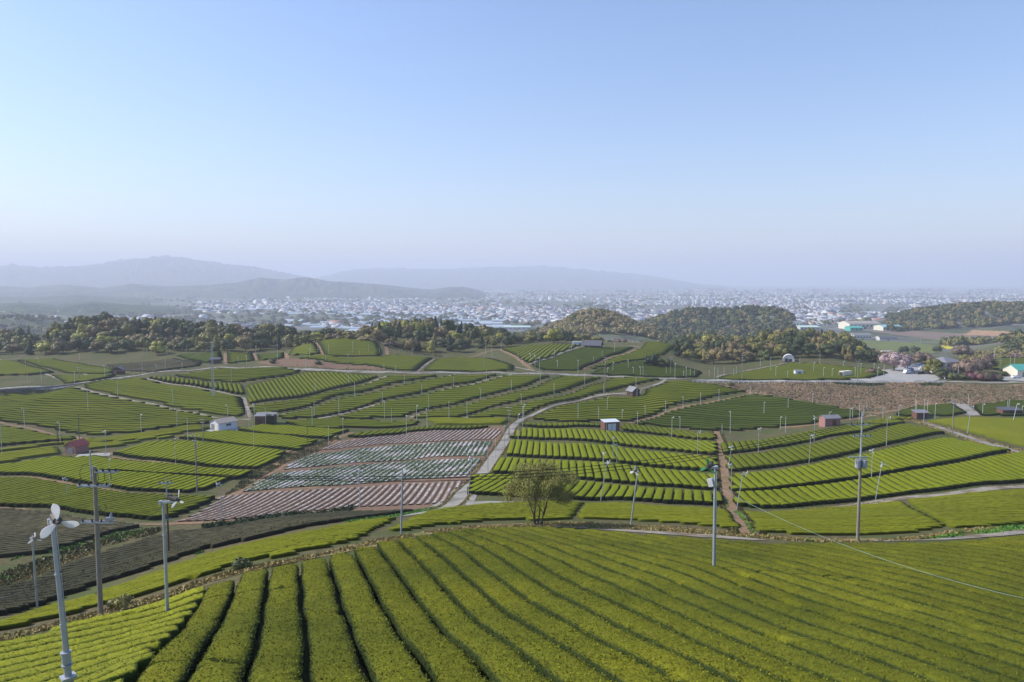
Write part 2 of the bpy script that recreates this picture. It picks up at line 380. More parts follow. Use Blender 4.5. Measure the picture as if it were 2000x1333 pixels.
R("road", [(1700, 812), (1760, 818), (1800, 826), (1850, 842), (1925, 867), (2020, 893), (2100, 915)], [2.6, 4, 4, 3.6, 3.6, 3.6, 3.6], M_ASPH, .08, label="grey road curving down on the right")
R("path", [(1866, 785), (1885, 800), (1905, 812)], 5, M_ASPH, .07)
R("path", [(1400, 843), (1408, 870), (1412, 900), (1418, 945), (1424, 975), (1436, 1002), (1450, 1025), (1466, 1046)], [2.4, 2.6, 2.8, 3.2, 3.0, 1.8, 1.6, 1.6], M_DIRT, .06, wob=.4, label="red dirt track between the terraced tea plots")
R("path", [(1520, 1000), (1600, 996), (1690, 985), (1730, 977), (1850, 966), (2020, 950)], [1.6, 2.4, 3, 3, 3, 3], M_CONC, .06, wob=.3)
R("path", [(1705, 1057), (1790, 1058), (1880, 1053), (1950, 1045), (2060, 1034)], [.9, 1.5, 2, 2.2, 2.4], M_CONC, .06, wob=.3)
R("path", [(1040, 1027), (1150, 1032), (1250, 1039), (1340, 1045), (1420, 1051), (1495, 1056)], [1, 1.8, 2.2, 2.4, 2.6, 1], M_CONC, .06, wob=.4)
R("path", [(-60, 1258), (60, 1237), (180, 1203), (330, 1165), (470, 1116), (560, 1100), (640, 1084), (700, 1070), (790, 1052), (880, 1036), (980, 1027), (1060, 1025)], [1.6, 1.6, 1.6, 1.8, 1.8, 2, 2, 2, 2, 2.2, 2.4, 2.4], M_TAN, .05, wob=.7)
R("path", [(1040, 1025), (1150, 1023), (1300, 1032), (1400, 1040), (1480, 1048), (1560, 1054), (1650, 1057), (1720, 1055)], [2.6, 3, 3.4, 3, 2.4, 1.8, 2, 1.6], M_TAN, .05, wob=.7)
for pts, w in (([(145, 757), (230, 777), (320, 795), (400, 812), (450, 821), (490, 819)], 2.0), ([(-30, 818), (20, 830), (90, 846), (165, 858)], 2.4),
               ([(275, 739), (330, 750), (400, 760), (477, 777), (483, 800), (488, 815)], 1.5), ([(480, 797), (600, 781), (660, 768), (715, 751), (755, 735)], 1.6),
               ([(540, 812), (660, 781), (760, 760), (830, 746), (890, 732)], 1.5), ([(610, 820), (700, 799), (750, 788), (850, 767), (940, 746), (1000, 732)], 1.8),
               ([(800, 816), (845, 805), (935, 786), (1035, 761), (1100, 737)], 1.5), ([(905, 817), (965, 802), (1065, 781), (1125, 767), (1190, 742)], 1.7),
               ([(1165, 773), (1200, 769), (1240, 770), (1245, 762)], 5.0), ([(1230, 827), (1300, 806), (1400, 784), (1468, 769)], 2.4),
               ([(1345, 838), (1400, 836), (1500, 836), (1600, 830), (1690, 815), (1720, 806), (1790, 797), (1850, 791)], 2.4)):
    R("path", pts, w * .8, M_CONC if w < 2.3 or w == 5.0 else M_DIRT, .06, wob=.4, seed=int(pts[0][0]) % 97)
for pts, w in (([(800, 905), (600, 955)], 2), ([(215, 893), (350, 909), (500, 921), (520, 915), (600, 885), (660, 855), (690, 845)], 2.0),
               ([(-20, 933), (60, 933), (150, 949), (250, 966), (370, 971), (430, 975), (470, 962), (510, 935), (560, 905)], 1.8),
               ([(-30, 990), (60, 1000), (130, 1012), (220, 1025), (330, 1024), (420, 1020)], 3.0), ([(620, 870), (560, 885), (500, 895)], 3),
               ([(185, 886), (215, 890), (245, 880), (300, 866)], 2.4), ([(350, 853), (450, 843), (560, 848)], 1)):
    R("path", pts, w, M_DIRT, .055, wob=.5, seed=int(pts[0][1]) % 91)
R("path", [(150, 891), (185, 890), (215, 888)], 4.5, M_GRAVEL, .07); R("path", [(405, 841), (440, 844), (470, 838)], 3.5, M_GRAVEL, .07)
for pts, w in (([(615, 667), (632, 696)], 2.4), ([(745, 668), (755, 680), (757, 694)], 3), ([(552, 690), (560, 700)], 4), ([(441, 690), (441, 712)], 3), ([(495, 690), (500, 704)], 3),
               ([(975, 682), (1010, 700), (1040, 724)], 3.4), ([(1033, 712), (1080, 698), (1140, 676)], 2), ([(1138, 722), (1170, 708), (1250, 681)], 2.4),
               ([(1400, 737), (1460, 724), (1540, 706)], 2.2), ([(815, 726), (850, 702)], 2.2), ([(1000, 716), (1050, 727), (1200, 735)], 2), ([(-20, 698), (40, 712), (125, 745)], 2.2), ([(70, 700), (150, 725), (190, 738)], 2),
               ([(1270, 683), (1230, 675), (1200, 676)], 2), ([(860, 708), (930, 695), (975, 682)], 3)):
    R("path", pts, w * .7, M_CONC if w < 2.3 else M_DIRT, .06)
def patch(name, poly, mat, lift, res=1.5, label=None, kind='structure', px=True):
    """a sheet filling a polygon, following the terrain"""
    P = unproj([p[0] for p in poly], [p[1] for p in poly])[:, :2] if px else np.array(poly, float)
    x0, y0 = P.min(0); x1, y1 = P.max(0)
    nx = int((x1 - x0) / res) + 2; ny = int((y1 - y0) / res) + 2
    gx, gy = np.meshgrid(np.linspace(x0, x1, nx), np.linspace(y0, y1, ny), indexing='ij')
    ins = inside(gx, gy, P); F_ = grid_faces(nx, ny)[:, ::-1]; keep = ins.ravel()[F_].sum(1) >= 2; F_ = F_[keep]
    V = np.stack([gx.ravel(), gy.ravel(), hgt(gx, gy).ravel() + lift], 1)
    u = np.unique(F_); mp = np.zeros(len(V), int); mp[u] = np.arange(len(u))
    o = bpy.data.objects.new(name, mesh_np(name, V[u], mp[F_], [mat], smooth=True)); put(o); tag(o, label, kind=kind); return o
def inside(x, y, P):
    c = np.zeros(x.shape, bool); n = len(P)
    for i in range(n):
        x1, y1 = P[i]; x2, y2 = P[(i + 1) % n]
        if y1 == y2: continue
        c ^= ((y1 > y) != (y2 > y)) & (x < (x2 - x1) * (y - y1) / (y2 - y1) + x1)
    return c
M_BRUSH = groundmat("dry_bank_soil", (.19, .115, .07), (.30, .2, .115), .5, (.12, .105, .05))
patch("ground_bank", [(1330, 744), (1500, 749), (1700, 749), (1850, 750), (2060, 752), (2060, 782), (1900, 792), (1780, 800), (1690, 808), (1600, 790), (1500, 772), (1450, 764)], M_BRUSH, .03, 2.0, "brown dry grass bank below the long road")
patch("ground", [(500, 708), (560, 700), (640, 709), (720, 715), (765, 723), (640, 719), (520, 713)], M_REDSOIL, .03, 2.0, "cut bank of bare red soil above the road")
patch("ground", [(340, 1022), (470, 960), (560, 900), (660, 862), (800, 843), (988, 833), (975, 860), (950, 895), (915, 945), (870, 985), (800, 1000), (600, 1010)], M_REDSOIL, .03, 1.5, "bare red soil field with white film strips")
patch("ground", [(1600, 738), (1700, 744), (1830, 744), (1860, 730), (1830, 712), (1770, 714), (1740, 722)], M_GRAVEL, .05, 1.5, "gravel car park by the cherry trees")
patch("ground", [(1900, 742), (2050, 745), (2050, 735), (1960, 730)], M_GRAVEL, .05, 1.5, "pale yard beside the green roofed building")
M_GRASSF = groundmat("mown_meadow", (.10, .13, .035), (.16, .175, .05), .15); M_PLOUGH = groundmat("ploughed_field", (.17, .12, .09), (.22, .165, .125), .06); M_RAPE = groundmat("yellow_flowers", (.55, .45, .03), (.45, .42, .05), .5)
M_ORANGE = groundmat("orange_cleared_soil", (.42, .26, .15), (.35, .2, .11), .1)
patch("ground", [(1670, 664), (1790, 670), (1850, 676), (1830, 690), (1760, 690), (1700, 680)], M_GRASSF, .1, 4, "mown green meadow in the valley")
patch("ground", [(1700, 648), (1780, 647), (1960, 655), (1960, 675), (1880, 672), (1800, 660)], M_PLOUGH, .1, 5, "ploughed brown field in the valley")
patch("ground", [(1880, 655), (1900, 645), (1975, 648), (1960, 657)], M_ORANGE, .2, 5, "cleared orange soil at the foot of the right hill")
patch("ground", [(1838, 676), (1850, 673), (1862, 681), (1850, 683)], M_RAPE, .2, 2, "small yellow flower field")

# ------------------------------------------------------------------ tea fields: every hedge row a thing of its own
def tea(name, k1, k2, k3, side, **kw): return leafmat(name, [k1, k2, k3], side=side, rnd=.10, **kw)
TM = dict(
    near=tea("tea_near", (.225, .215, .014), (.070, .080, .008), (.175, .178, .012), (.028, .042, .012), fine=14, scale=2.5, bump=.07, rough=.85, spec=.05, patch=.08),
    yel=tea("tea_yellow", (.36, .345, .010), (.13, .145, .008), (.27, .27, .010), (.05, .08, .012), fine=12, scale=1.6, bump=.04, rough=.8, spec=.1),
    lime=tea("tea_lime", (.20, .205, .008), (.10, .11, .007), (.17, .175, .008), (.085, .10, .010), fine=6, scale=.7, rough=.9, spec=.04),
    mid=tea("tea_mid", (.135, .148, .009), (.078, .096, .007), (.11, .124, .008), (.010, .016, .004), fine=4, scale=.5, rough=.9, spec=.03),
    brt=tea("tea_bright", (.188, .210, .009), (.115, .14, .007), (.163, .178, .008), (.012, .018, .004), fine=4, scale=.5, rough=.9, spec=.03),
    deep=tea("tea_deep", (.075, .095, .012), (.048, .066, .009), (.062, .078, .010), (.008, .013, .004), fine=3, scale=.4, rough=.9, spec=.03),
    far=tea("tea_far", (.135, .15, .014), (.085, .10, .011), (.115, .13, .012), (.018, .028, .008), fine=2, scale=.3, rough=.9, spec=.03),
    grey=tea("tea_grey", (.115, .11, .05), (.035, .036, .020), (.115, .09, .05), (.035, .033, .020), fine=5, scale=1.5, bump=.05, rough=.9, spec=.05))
ROWS = []   # (score, key) -> built later
SUNW = None
def back_shift(poly, h):
    """the far edge of a plot is seen as hedge tops: find the ground beneath it"""
    A_ = np.array(poly, float); W_ = unproj(A_[:, 0], A_[:, 1]); out = A_.copy()
    for i in range(len(A_)):
        x, y = A_[i]; th = 0
        for k in range(1, 60):
            if inside(np.array([x]), np.array([y + k * .8]), A_)[0]: th = k * .8
            elif th: break
            elif k > 2: break
        if W_[i, 1] > 230: out[i, 1] = y + 1.0 if th else y + 1.6
        elif th: out[i, 1] = y + min(h * (.8 if W_[i, 1] < 110 else .12) * F / W_[i, 1], th * .5)
    return unproj(out[:, 0], out[:, 1])[:, :2]
def field(key, poly, guide, pitch=1.8, gap=.3, h=.8, label="", group=None, phase=0.0, vpx=None, anchor=None):
    P = back_shift(poly, h)
    if vpx is not None: d = np.array([(vpx - 1000) / F, 1.0])
    else:
        g_ = unproj([guide[0][0], guide[1][0]], [guide[0][1], guide[1][1]])[:, :2]; d = g_[1] - g_[0]
    d = d / np.hypot(*d); n = np.array([-d[1], d[0]])
    S = P @ d; T = P @ n; t0, t1 = T.min(), T.max()
    k = 0; t = t0 + pitch * (.5 + phase)
    if anchor:
        ta = float(unproj(*anchor)[0][:2] @ n); t = ta + pitch * (math.ceil((t0 - ta) / pitch - .5) + .5)
    rs = np.random.RandomState(int(abs(t0 * 37)) % 100000)
    while t < t1 - pitch * .2:
        xs = []
        for i in range(len(P)):
            a, b_ = T[i], T[(i + 1) % len(P)]
            if (a > t) != (b_ > t): xs.append(S[i] + (S[(i + 1) % len(P)] - S[i]) * (t - a) / (b_ - a))
        xs.sort()
        for a, b_ in zip(xs[::2], xs[1::2]):
            a += rs.rand() * .5; b_ -= rs.rand() * .5
            if b_ - a < 1.6: continue
            mid = d * (a + b_) / 2 + n * t
            ROWS.append(dict(key=key, d=d, n=n, t=t, a=a, b=b_, w=(pitch - gap), h=h, label=label, group=group or label, D=float(mid[1]), c=mid))
        t += pitch; k += 1
def row_mesh(r, lod):
    """one hedge row: rounded, clipped body with leafy noise; lod 0 near .. 3 far"""
    step = (.13, .5, 1.4, 3.5)[lod]; L = r['b'] - r['a']; n = max(4, int(L / step) + 1)
    w = r['w'] / 2; h = r['h']
    if lod == 0: prof = [(-.88, 0), (-.97, .35), (-1, .65), (-.97, .84), (-.86, .935), (-.62, .975), (-.32, .99), (0, 1.0), (.32, .99), (.62, .975), (.86, .935), (.97, .84), (1, .65), (.97, .35), (.88, 0)]
    elif lod == 1: prof = [(-.96, 0), (-1, .6), (-.97, .92), (-.7, .99), (0, 1.0), (.7, .99), (.97, .92), (1, .6), (.96, 0)]
    elif lod == 2: prof = [(-1, 0), (-1, .9), (-.8, 1), (.8, 1), (1, .9), (1, 0)]
    else: prof = [(-1, 0), (-1, .95), (0, 1), (1, .95), (1, 0)]
    prof = np.array(prof); m = len(prof)
    s = np.linspace(r['a'], r['b'], n); e = np.minimum(s - r['a'], r['b'] - s)
    es = np.clip(e / .5, 0, 1) ** .5; es = np.where(e < 1e-6, .0, es)
    O = prof[:, 0][None] * w * (.86 + .14 * es[:, None]); H = prof[:, 1][None] * h * (.88 + .12 * es[:, None])
    base = r['d'][None] * s[:, None] + r['n'][None] * r['t']
    bx = base[:, 0][:, None]; by = base[:, 1][:, None]
    wob = wav(bx, by, 9, 5) * .05 * (lod < 3)
    O = O + wob
    x = bx + r['n'][0] * O; y = by + r['n'][1] * O
    H = H * (1 + .03 * wav(x, y, 6.0, 9)) + .015 * wav(x, y, 1.7, 10) * (prof[:, 1] > .5)
    if lod <= 1:
        rs = np.random.RandomState(int(abs(r['t'] * 91 + r['a'] * 17)) % 99999); q = .05 if lod == 0 else .07
        H = H + (rs.rand(n, m) - .5) * q * (prof[:, 1] > .25)
        jx = (rs.rand(n, m) - .5) * q; x = x + r['n'][0] * jx; y = y + r['n'][1] * jx
        # bitten places and bare spots along the furrow
        bite = np.clip(wav(bx + 5, by, 4.2, 12) - .45, 0, 1) * np.clip(wav(bx, by, 2.2, 13) + .1, 0, 1)
        side = np.abs(prof[:, 0]) > .7
        H = H - side * bite * .5; H = H - .04 * (np.abs(wav(bx, by, 16, 21) + wav(bx, by, 3, 22) * .35) < .03) * (prof[:, 1] > .5) * (wav(bx, by, 40, 23) > 0)
    Z = hgt(x, y) + H - .03 * (prof[:, 1] < .01)
    V = np.stack([x.ravel(), y.ravel(), Z.ravel()], 1)
    F_ = grid_faces(n, m)[:, ::-1]
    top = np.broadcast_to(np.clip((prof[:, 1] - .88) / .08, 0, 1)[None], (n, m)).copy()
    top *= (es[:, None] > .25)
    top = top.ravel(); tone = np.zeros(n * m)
    if lod <= 1: tone = (rs.rand(n * m) - .5) * .35
    faces = [F_]
    caps = [np.arange(m)[None, :].astype(int), ((n - 1) * m + np.arange(m))[::-1][None, :]]
    if lod == 0 and r['key'] in ('near', 'yel', 'grey'):
        dens = 150 if r['D'] < 45 else 70
        if r['key'] == 'yel': dens = 70
        if r['key'] == 'grey': dens = 16
        cx_, cy_ = r['c']
        K = int(L * r['w'] * dens); rs = np.random.RandomState(K + 5)
        ii = rs.rand(K) * (n - 1); jj = rs.rand(K) * (m - 1); i0 = ii.astype(int); j0 = jj.astype(int)
        G = V.reshape(n, m, 3); f1 = (ii - i0)[:, None]; f2 = (jj - j0)[:, None]
        Pc = (G[i0, j0] * (1 - f1) * (1 - f2) + G[i0 + 1, j0] * f1 * (1 - f2) + G[i0, j0 + 1] * (1 - f1) * f2 + G[i0 + 1, j0 + 1] * f1 * f2)
        vis = (Pc[:, 0] / Pc[:, 1] > -.74) & (Pc[:, 0] / Pc[:, 1] < .74) & (Pc[:, 1] > 20)
        Pc = Pc[vis]; K = len(Pc); jj = jj[vis]; ii = ii[vis]
        a = rs.rand(K) * 6.283; el = rs.rand(K) * .8 + .08; sz = .030 + rs.rand(K) * .034
        if r['key'] == 'grey': sz = sz * 2.2
        ux = np.stack([np.cos(a) * np.cos(el), np.sin(a) * np.cos(el), np.sin(el)], 1); vx = np.stack([-np.sin(a), np.cos(a), 0 * a], 1)
        Pc = Pc + np.array([0, 0, 1.0]) * (rs.rand(K) * .035)[:, None]
        q = np.stack([Pc - vx * sz[:, None] * .35, Pc + ux * sz[:, None] * .7 - vx * sz[:, None] * .5, Pc + ux * sz[:, None] * 1.6, Pc + ux * sz[:, None] * .7 + vx * sz[:, None] * .5], 1).reshape(-1, 3)
        faces.append((len(V) + np.arange(4 * K)).reshape(K, 4)); V = np.concatenate([V, q])
        tq = np.clip(top[(ii.astype(int)) * m + np.clip(jj.round().astype(int), 0, m - 1)] * .8 + rs.rand(K) * .35, 0, 1)
        top = np.concatenate([top, np.repeat(tq, 4)]); tn = (rs.rand(K) ** 1.3) * 1.25 - .55; tone = np.concatenate([tone, np.repeat(tn, 4)])
    faces += caps
    return V, faces, top, tone
E = [
 # key, polygon, guide or vanishing column, pitch, gap, height, label
 ('near', [(240, 1380), (300, 1300), (425, 1146), (470, 1122), (530, 1111), (580, 1103), (635, 1091), (690, 1076), (765, 1059), (850, 1044), (930, 1034), (1050, 1031), (1160, 1037), (1300, 1050), (1450, 1060), (1500, 1064), (1600, 1063), (1700, 1062), (1800, 1064), (1900, 1058), (2000, 1046), (2200, 1030), (2300, 1480), (180, 1480)], ((585, 1300), (577, 1120)), 1.8, .25, .85, "tea row with olive leaves in the big foreground plot", .0, None, (600, 1325)),
 ('yel', [(-120, 1275), (0, 1256), (120, 1226), (200, 1206), (300, 1180), (420, 1148), (280, 1335), (200, 1470), (-250, 1470)], ((0, 1327), (275, 1262)), 1.8, .22, .8, "bright yellow green tea row in the lower left corner plot", .2),
 ('lime', [(-100, 1236), (0, 1212), (80, 1186), (160, 1166), (250, 1136), (330, 1106), (410, 1080), (600, 1039), (700, 1018), (765, 1010), (805, 1003), (697, 1057), (640, 1070), (560, 1087), (470, 1103), (330, 1150), (200, 1184), (120, 1206), (0, 1236), (-100, 1256)], ((250, 1150), (650, 1050)), 1.8, .26, .36, "low lime tea row in the narrow band left of the grass path", .1),
 ('lime', [(712, 1062), (812, 1008), (870, 994), (940, 987), (1000, 984), (1138, 984), (1113, 1017), (1050, 1017), (960, 1018), (850, 1028), (795, 1037)], ((850, 1020), (1100, 1012)), 1.8, .26, .36, "lime tea row in the plot behind the solitary tree", .3),
 ('lime', [(1144, 985), (1200, 984), (1300, 991), (1418, 997), (1432, 1008), (1453, 1038), (1400, 1031), (1300, 1022), (1200, 1015), (1120, 1016)], ((1180, 1012), (1400, 1014)), 1.8, .26, .36, "lime tea row in the plot left of the dirt track", .3),
 ('lime', [(1452, 1002), (1520, 1002), (1600, 996), (1690, 988), (1762, 980), (1845, 1030), (1780, 1042), (1680, 1048), (1560, 1045), (1478, 1040)], ((1480, 1028), (1800, 1024)), 1.8, .26, .36, "lime tea row in the plot right of the dirt track", .3),
 ('lime', [(1772, 978), (1850, 970), (2000, 958), (2120, 950), (2120, 1012), (2000, 1024), (1930, 1030), (1858, 1034)], ((1800, 1004), (2000, 992)), 1.8, .26, .36, "olive lime tea row in the plot at the right edge below the dirt path", .3),
 # terraces right of the dirt track
 ('brt', [(1436, 967), (1500, 963), (1600, 952), (1700, 938), (1800, 921), (1900, 903), (1980, 890), (2120, 868), (2120, 930), (2000, 944), (1850, 958), (1720, 974), (1640, 984), (1530, 994), (1500, 995), (1440, 990)], ((1625, 952), (1664, 979)), 1.8, .27, .85, "tea row in the lowest terrace right of the dirt track"),
 ('brt', [(1428, 932), (1500, 925), (1600, 909), (1720, 884), (1845, 857), (1975, 883), (1900, 898), (1800, 916), (1700, 933), (1600, 948), (1500, 959), (1430, 963)], ((1600, 915), (1642, 942)), 1.8, .27, .85, "tea row in the second terrace right of the dirt track"),
 ('mid', [(1420, 895), (1500, 886), (1600, 869), (1700, 849), (1770, 831), (1845, 848), (1760, 864), (1720, 873), (1600, 901), (1500, 916), (1424, 924)], ((1565, 878), (1602, 902)), 1.8, .27, .85, "tea row in the third terrace right of the dirt track"),
 ('mid', [(1412, 869), (1500, 861), (1600, 843), (1700, 827), (1755, 822), (1764, 827), (1700, 841), (1600, 860), (1500, 878), (1412, 889)], ((1500, 863), (1518, 877)), 1.8, .27, .85, "tea row in the fourth terrace right of the dirt track"),
 # terraces left of the dirt track
 ('brt', [(925, 933), (965, 931), (1150, 945), (1250, 957), (1404, 968), (1404, 989), (1300, 985), (1200, 978), (1100, 975), (1000, 972), (915, 967)], ((1137, 942), (1114, 968)), 1.8, .27, .85, "tea row in the lowest terrace behind the solitary tree"),
 ('brt', [(985, 896), (1100, 904), (1200, 909), (1300, 921), (1395, 931), (1402, 959), (1250, 949), (1150, 939), (1070, 933), (957, 926), (970, 906)], None, 1.8, .27, .85, "tea row in the second terrace from the solitary tree", 0, 1105),
 ('brt', [(998, 861), (1100, 869), (1200, 874), (1300, 887), (1398, 897), (1400, 923), (1300, 916), (1200, 904), (1100, 898), (983, 892)], None, 1.8, .27, .85, "tea row in the third terrace from the solitary tree", 0, 1070),
 ('brt', [(1020, 838), (1100, 840), (1200, 845), (1300, 856), (1398, 867), (1400, 891), (1300, 881), (1200, 869), (1100, 861), (997, 857)], None, 1.8, .27, .85, "tea row in the fourth terrace just below the white roofed shed", 0, 1045),
 ('mid', [(1028, 827), (1100, 827), (1170, 829), (1170, 834), (1100, 835), (1017, 832)], None, 1.8, .2, .8, "short tea row in the strip left of the white roofed shed", 0, 1040),
 ('mid', [(1216, 829), (1300, 837), (1396, 850), (1398, 861), (1300, 850), (1216, 840)], None, 1.8, .2, .8, "short tea row in the strip right of the white roofed shed", 0, 1000),
 # upper slope
 ('mid', [(487, 796), (600, 778), (700, 755), (755, 737), (870, 731), (760, 751), (660, 772), (535, 808), (495, 810)], ((500, 790), (700, 791)), 3.4, 1.1, .8, "level tea row in the first long slanted plot right of the brown shed"),
 ('mid', [(540, 813), (660, 780), (760, 759), (890, 733), (975, 732), (850, 759), (750, 781), (620, 815), (560, 818)], ((600, 800), (800, 801)), 3.4, 1.1, .8, "level tea row in the second long slanted plot above the bare field"),
 ('mid', [(640, 817), (750, 787), (850, 766), (985, 735), (1080, 734), (1030, 753), (930, 778), (840, 798), (790, 813), (700, 818)], ((700, 800), (900, 801)), 3.4, 1.1, .8, "level tea row in the third long slanted plot above the bare field"),
 ('mid', [(808, 815), (845, 804), (935, 785), (1035, 760), (1095, 736), (1175, 738), (1120, 758), (1060, 773), (960, 795), (895, 815)], ((850, 800), (1000, 801)), 3.4, 1.1, .8, "level tea row in the fourth long slanted plot above the bare field"),
 ('mid', [(908, 816), (965, 801), (1065, 780), (1125, 765), (1190, 741), (1240, 737), (1290, 741), (1225, 755), (1170, 768), (1120, 781), (1045, 800), (1010, 816)], ((950, 800), (1100, 801)), 3.4, 1.1, .8, "level tea row in the slanted plot left of the climbing road"),
 ('mid', [(1045, 814), (1120, 790), (1180, 778), (1222, 777), (1254, 777), (1262, 762), (1300, 748), (1330, 746), (1400, 753), (1455, 764), (1400, 773), (1300, 797), (1235, 822), (1100, 824), (1040, 818)], ((1100, 805), (1300, 808)), 3.4, 1.1, .8, "level tea row in the plot around the wooden gabled hut"),
 ('deep', [(1235, 827), (1300, 808), (1400, 786), (1460, 772), (1520, 777), (1600, 791), (1680, 805), (1690, 812), (1600, 825), (1500, 835), (1440, 841), (1380, 840), (1300, 833)], ((1300, 812), (1600, 822)), 3.3, 1.0, .8, "dark green tea row on the slope below the brown bank"),
 ('mid', [(-60, 781), (0, 773), (140, 758), (225, 778), (320, 797), (400, 814), (436, 819), (400, 828), (280, 842), (180, 850), (110, 838), (50, 828), (0, 820), (-60, 812)], ((50, 790), (350, 797)), 3.4, 1.1, .8, "level tea row in the large left plot beneath the retaining wall"),
 ('mid', [(160, 753), (200, 743), (265, 739), (320, 752), (400, 764), (470, 778), (480, 811), (455, 813), (400, 805), (320, 789), (230, 771)], ((250, 760), (450, 785)), 2.8, .8, .8, "slanting tea row in the left plot above the white shed"),
 ('mid', [(285, 737), (335, 736), (400, 746), (470, 750), (474, 771), (400, 757), (325, 746)], None, 1.9, .4, .85, "short upright tea row in the narrow strip under the road", 0, 350),
 ('mid', [(335, 733), (440, 721), (560, 720), (592, 724), (560, 733), (470, 746), (400, 743), (350, 735)], ((400, 735), (550, 735)), 3.4, 1.1, .8, "level tea row just below the long road on the left"),
 ('mid', [(483, 752), (560, 737), (600, 727), (640, 726), (742, 734), (700, 749), (600, 773), (487, 789)], ((557, 742), (582, 775)), 1.9, .4, .85, "steep slanting tea row in the plot below the red soil bank"),
 # lower left
 ('mid', [(-60, 832), (0, 834), (80, 848), (158, 859), (60, 867), (0, 873), (-60, 876)], ((0, 850), (140, 858)), 2.2, .5, .8, "tea row in the small plot at the left edge above the red shed"),
 ('lime', [(-60, 888), (0, 880), (160, 861), (260, 850), (400, 832), (410, 838), (288, 860), (110, 870), (0, 884), (-60, 892)], ((20, 880), (280, 852)), 2.4, .4, .7, "yellow green tea row in the thin strip behind the red shed"),
 ('lime', [(-60, 896), (0, 887), (112, 874), (118, 888), (0, 905), (-60, 912)], ((0, 892), (100, 880)), 2.4, .4, .7, "yellow green tea row left of the red shed"),
 ('lime', [(168, 868), (287, 862), (350, 849), (408, 843), (340, 852), (285, 864), (168, 880)], ((180, 874), (280, 862)), 2.4, .4, .7, "yellow green tea row right of the red shed"),
 ('brt', [(-80, 918), (0, 912), (60, 903), (115, 894), (150, 897), (190, 893), (215, 898), (300, 907), (400, 917), (493, 924), (480, 930), (440, 943), (400, 957), (370, 964), (250, 960), (150, 945), (60, 930), (-80, 922)], ((225, 952), (320, 922)), 1.8, .3, .85, "slanting tea row in the broad plot in front of the red shed"),
 ('brt', [(222, 889), (285, 867), (340, 863), (440, 869), (555, 884), (545, 896), (500, 919), (350, 906)], ((347, 905), (437, 872)), 1.8, .3, .85, "slanting tea row in the plot right of the gravel yard"),
 ('brt', [(350, 858), (410, 846), (450, 843), (540, 851), (622, 863), (578, 882), (500, 876), (420, 865)], ((450, 866), (520, 848)), 1.8, .3, .85, "tea row in the plot in front of the white shed"),
 ('brt', [(465, 840), (520, 831), (600, 836), (680, 841), (637, 857), (550, 852), (490, 845)], ((550, 850), (610, 836)), 1.8, .3, .85, "tea row in the plot in front of the brown shed"),
 ('mid', [(-80, 938), (0, 937), (60, 937), (150, 953), (250, 968), (370, 973), (425, 974), (400, 985), (340, 1010), (300, 1018), (200, 1009), (100, 994), (-80, 986)], ((225, 1010), (378, 980)), 1.8, .3, .85, "dark tea row in the plot behind the utility poles"),
 ('mid', [(674, 853), (760, 840), (850, 834), (986, 832), (900, 840), (800, 844), (700, 855)], ((710, 851), (737, 838)), 1.8, .22, .85, "short tea row in the curved strip above the bare field"),
 ('mid', [(557, 826), (660, 819), (820, 822), (815, 829), (700, 835), (640, 838), (590, 836)], ((600, 830), (780, 828)), 2.4, .5, .8, "tea row in the flat strip left above the bare field"),
 ('lime', [(830, 819), (985, 819), (997, 822), (985, 828), (850, 829)], ((850, 825), (960, 825)), 2.4, .4, .8, "tea row in the pale strip beside the climbing road"),
 # dark pruned plots
 ('grey', [(-80, 1004), (0, 996), (100, 1003), (200, 1022), (280, 1030), (180, 1055), (90, 1082), (0, 1090), (-80, 1090)], ((0, 1060), (220, 1038)), 1.6, .35, .55, "dark pruned tea row in the far left scrubby plot"),
 ('grey', [(-80, 1212), (0, 1207), (60, 1190), (130, 1165), (200, 1141), (300, 1109), (400, 1075), (520, 1050), (640, 1024), (760, 1008), (810, 1000), (700, 1002), (580, 1010), (430, 1030), (340, 1036), (250, 1062), (130, 1100), (60, 1130), (0, 1148), (-80, 1160)], ((200, 1120), (600, 1028)), 1.6, .30, .55, "dark pruned tea row in the long plot between bare field and lime plot"),
 # right side
 ('deep', [(1752, 806), (1790, 796), (1862, 790), (1888, 806), (1860, 812), (1800, 814), (1750, 811)], ((1770, 805), (1870, 803)), 2.4, .5, .8, "dark tea row in the plot left of the grey side road"),
 ('deep', [(1900, 792), (1980, 783), (2080, 790), (2080, 815), (1915, 811)], ((1920, 800), (2000, 800)), 2.4, .5, .8, "dark tea row in the plot behind the open right shed"),
 ('lime', [(1815, 823), (1900, 817), (2010, 819), (2080, 822), (2080, 890), (2010, 876), (1940, 858), (1870, 838)], ((1890, 830), (2000, 848)), 1.9, .35, .8, "yellow green tea row in the plot right of the curving road"),
 ('lime', [(1640, 836), (1700, 824), (1750, 813), (1785, 818), (1740, 822), (1680, 832)], ((1660, 832), (1740, 818)), 2.0, .35, .8, "short yellow green tea row beside the pink walled shed"),
 # far plots
 ('far', [(618, 669), (650, 662), (680, 660), (712, 663), (738, 672), (747, 688), (743, 694), (633, 693)], ((640, 680), (720, 681)), 3.0, .5, .8, "far tea row on the rounded hill"),
 ('far', [(566, 693), (574, 680), (608, 669), (624, 693)], ((575, 688), (615, 687)), 3.0, .5, .8, "far tea row on the left flank of the rounded hill"),
 ('far', [(575, 699), (740, 699), (760, 693), (800, 697), (846, 700), (815, 723), (770, 722), (720, 713), (640, 706)], ((640, 702), (800, 703)), 3.0, .5, .8, "far tea row at the foot of the rounded hill"),
 ('far', [(827, 723), (852, 702), (900, 698), (960, 701), (1005, 715), (1003, 722), (980, 724)], ((850, 712), (980, 713)), 3.0, .5, .8, "far tea row right of the foot of the rounded hill"),
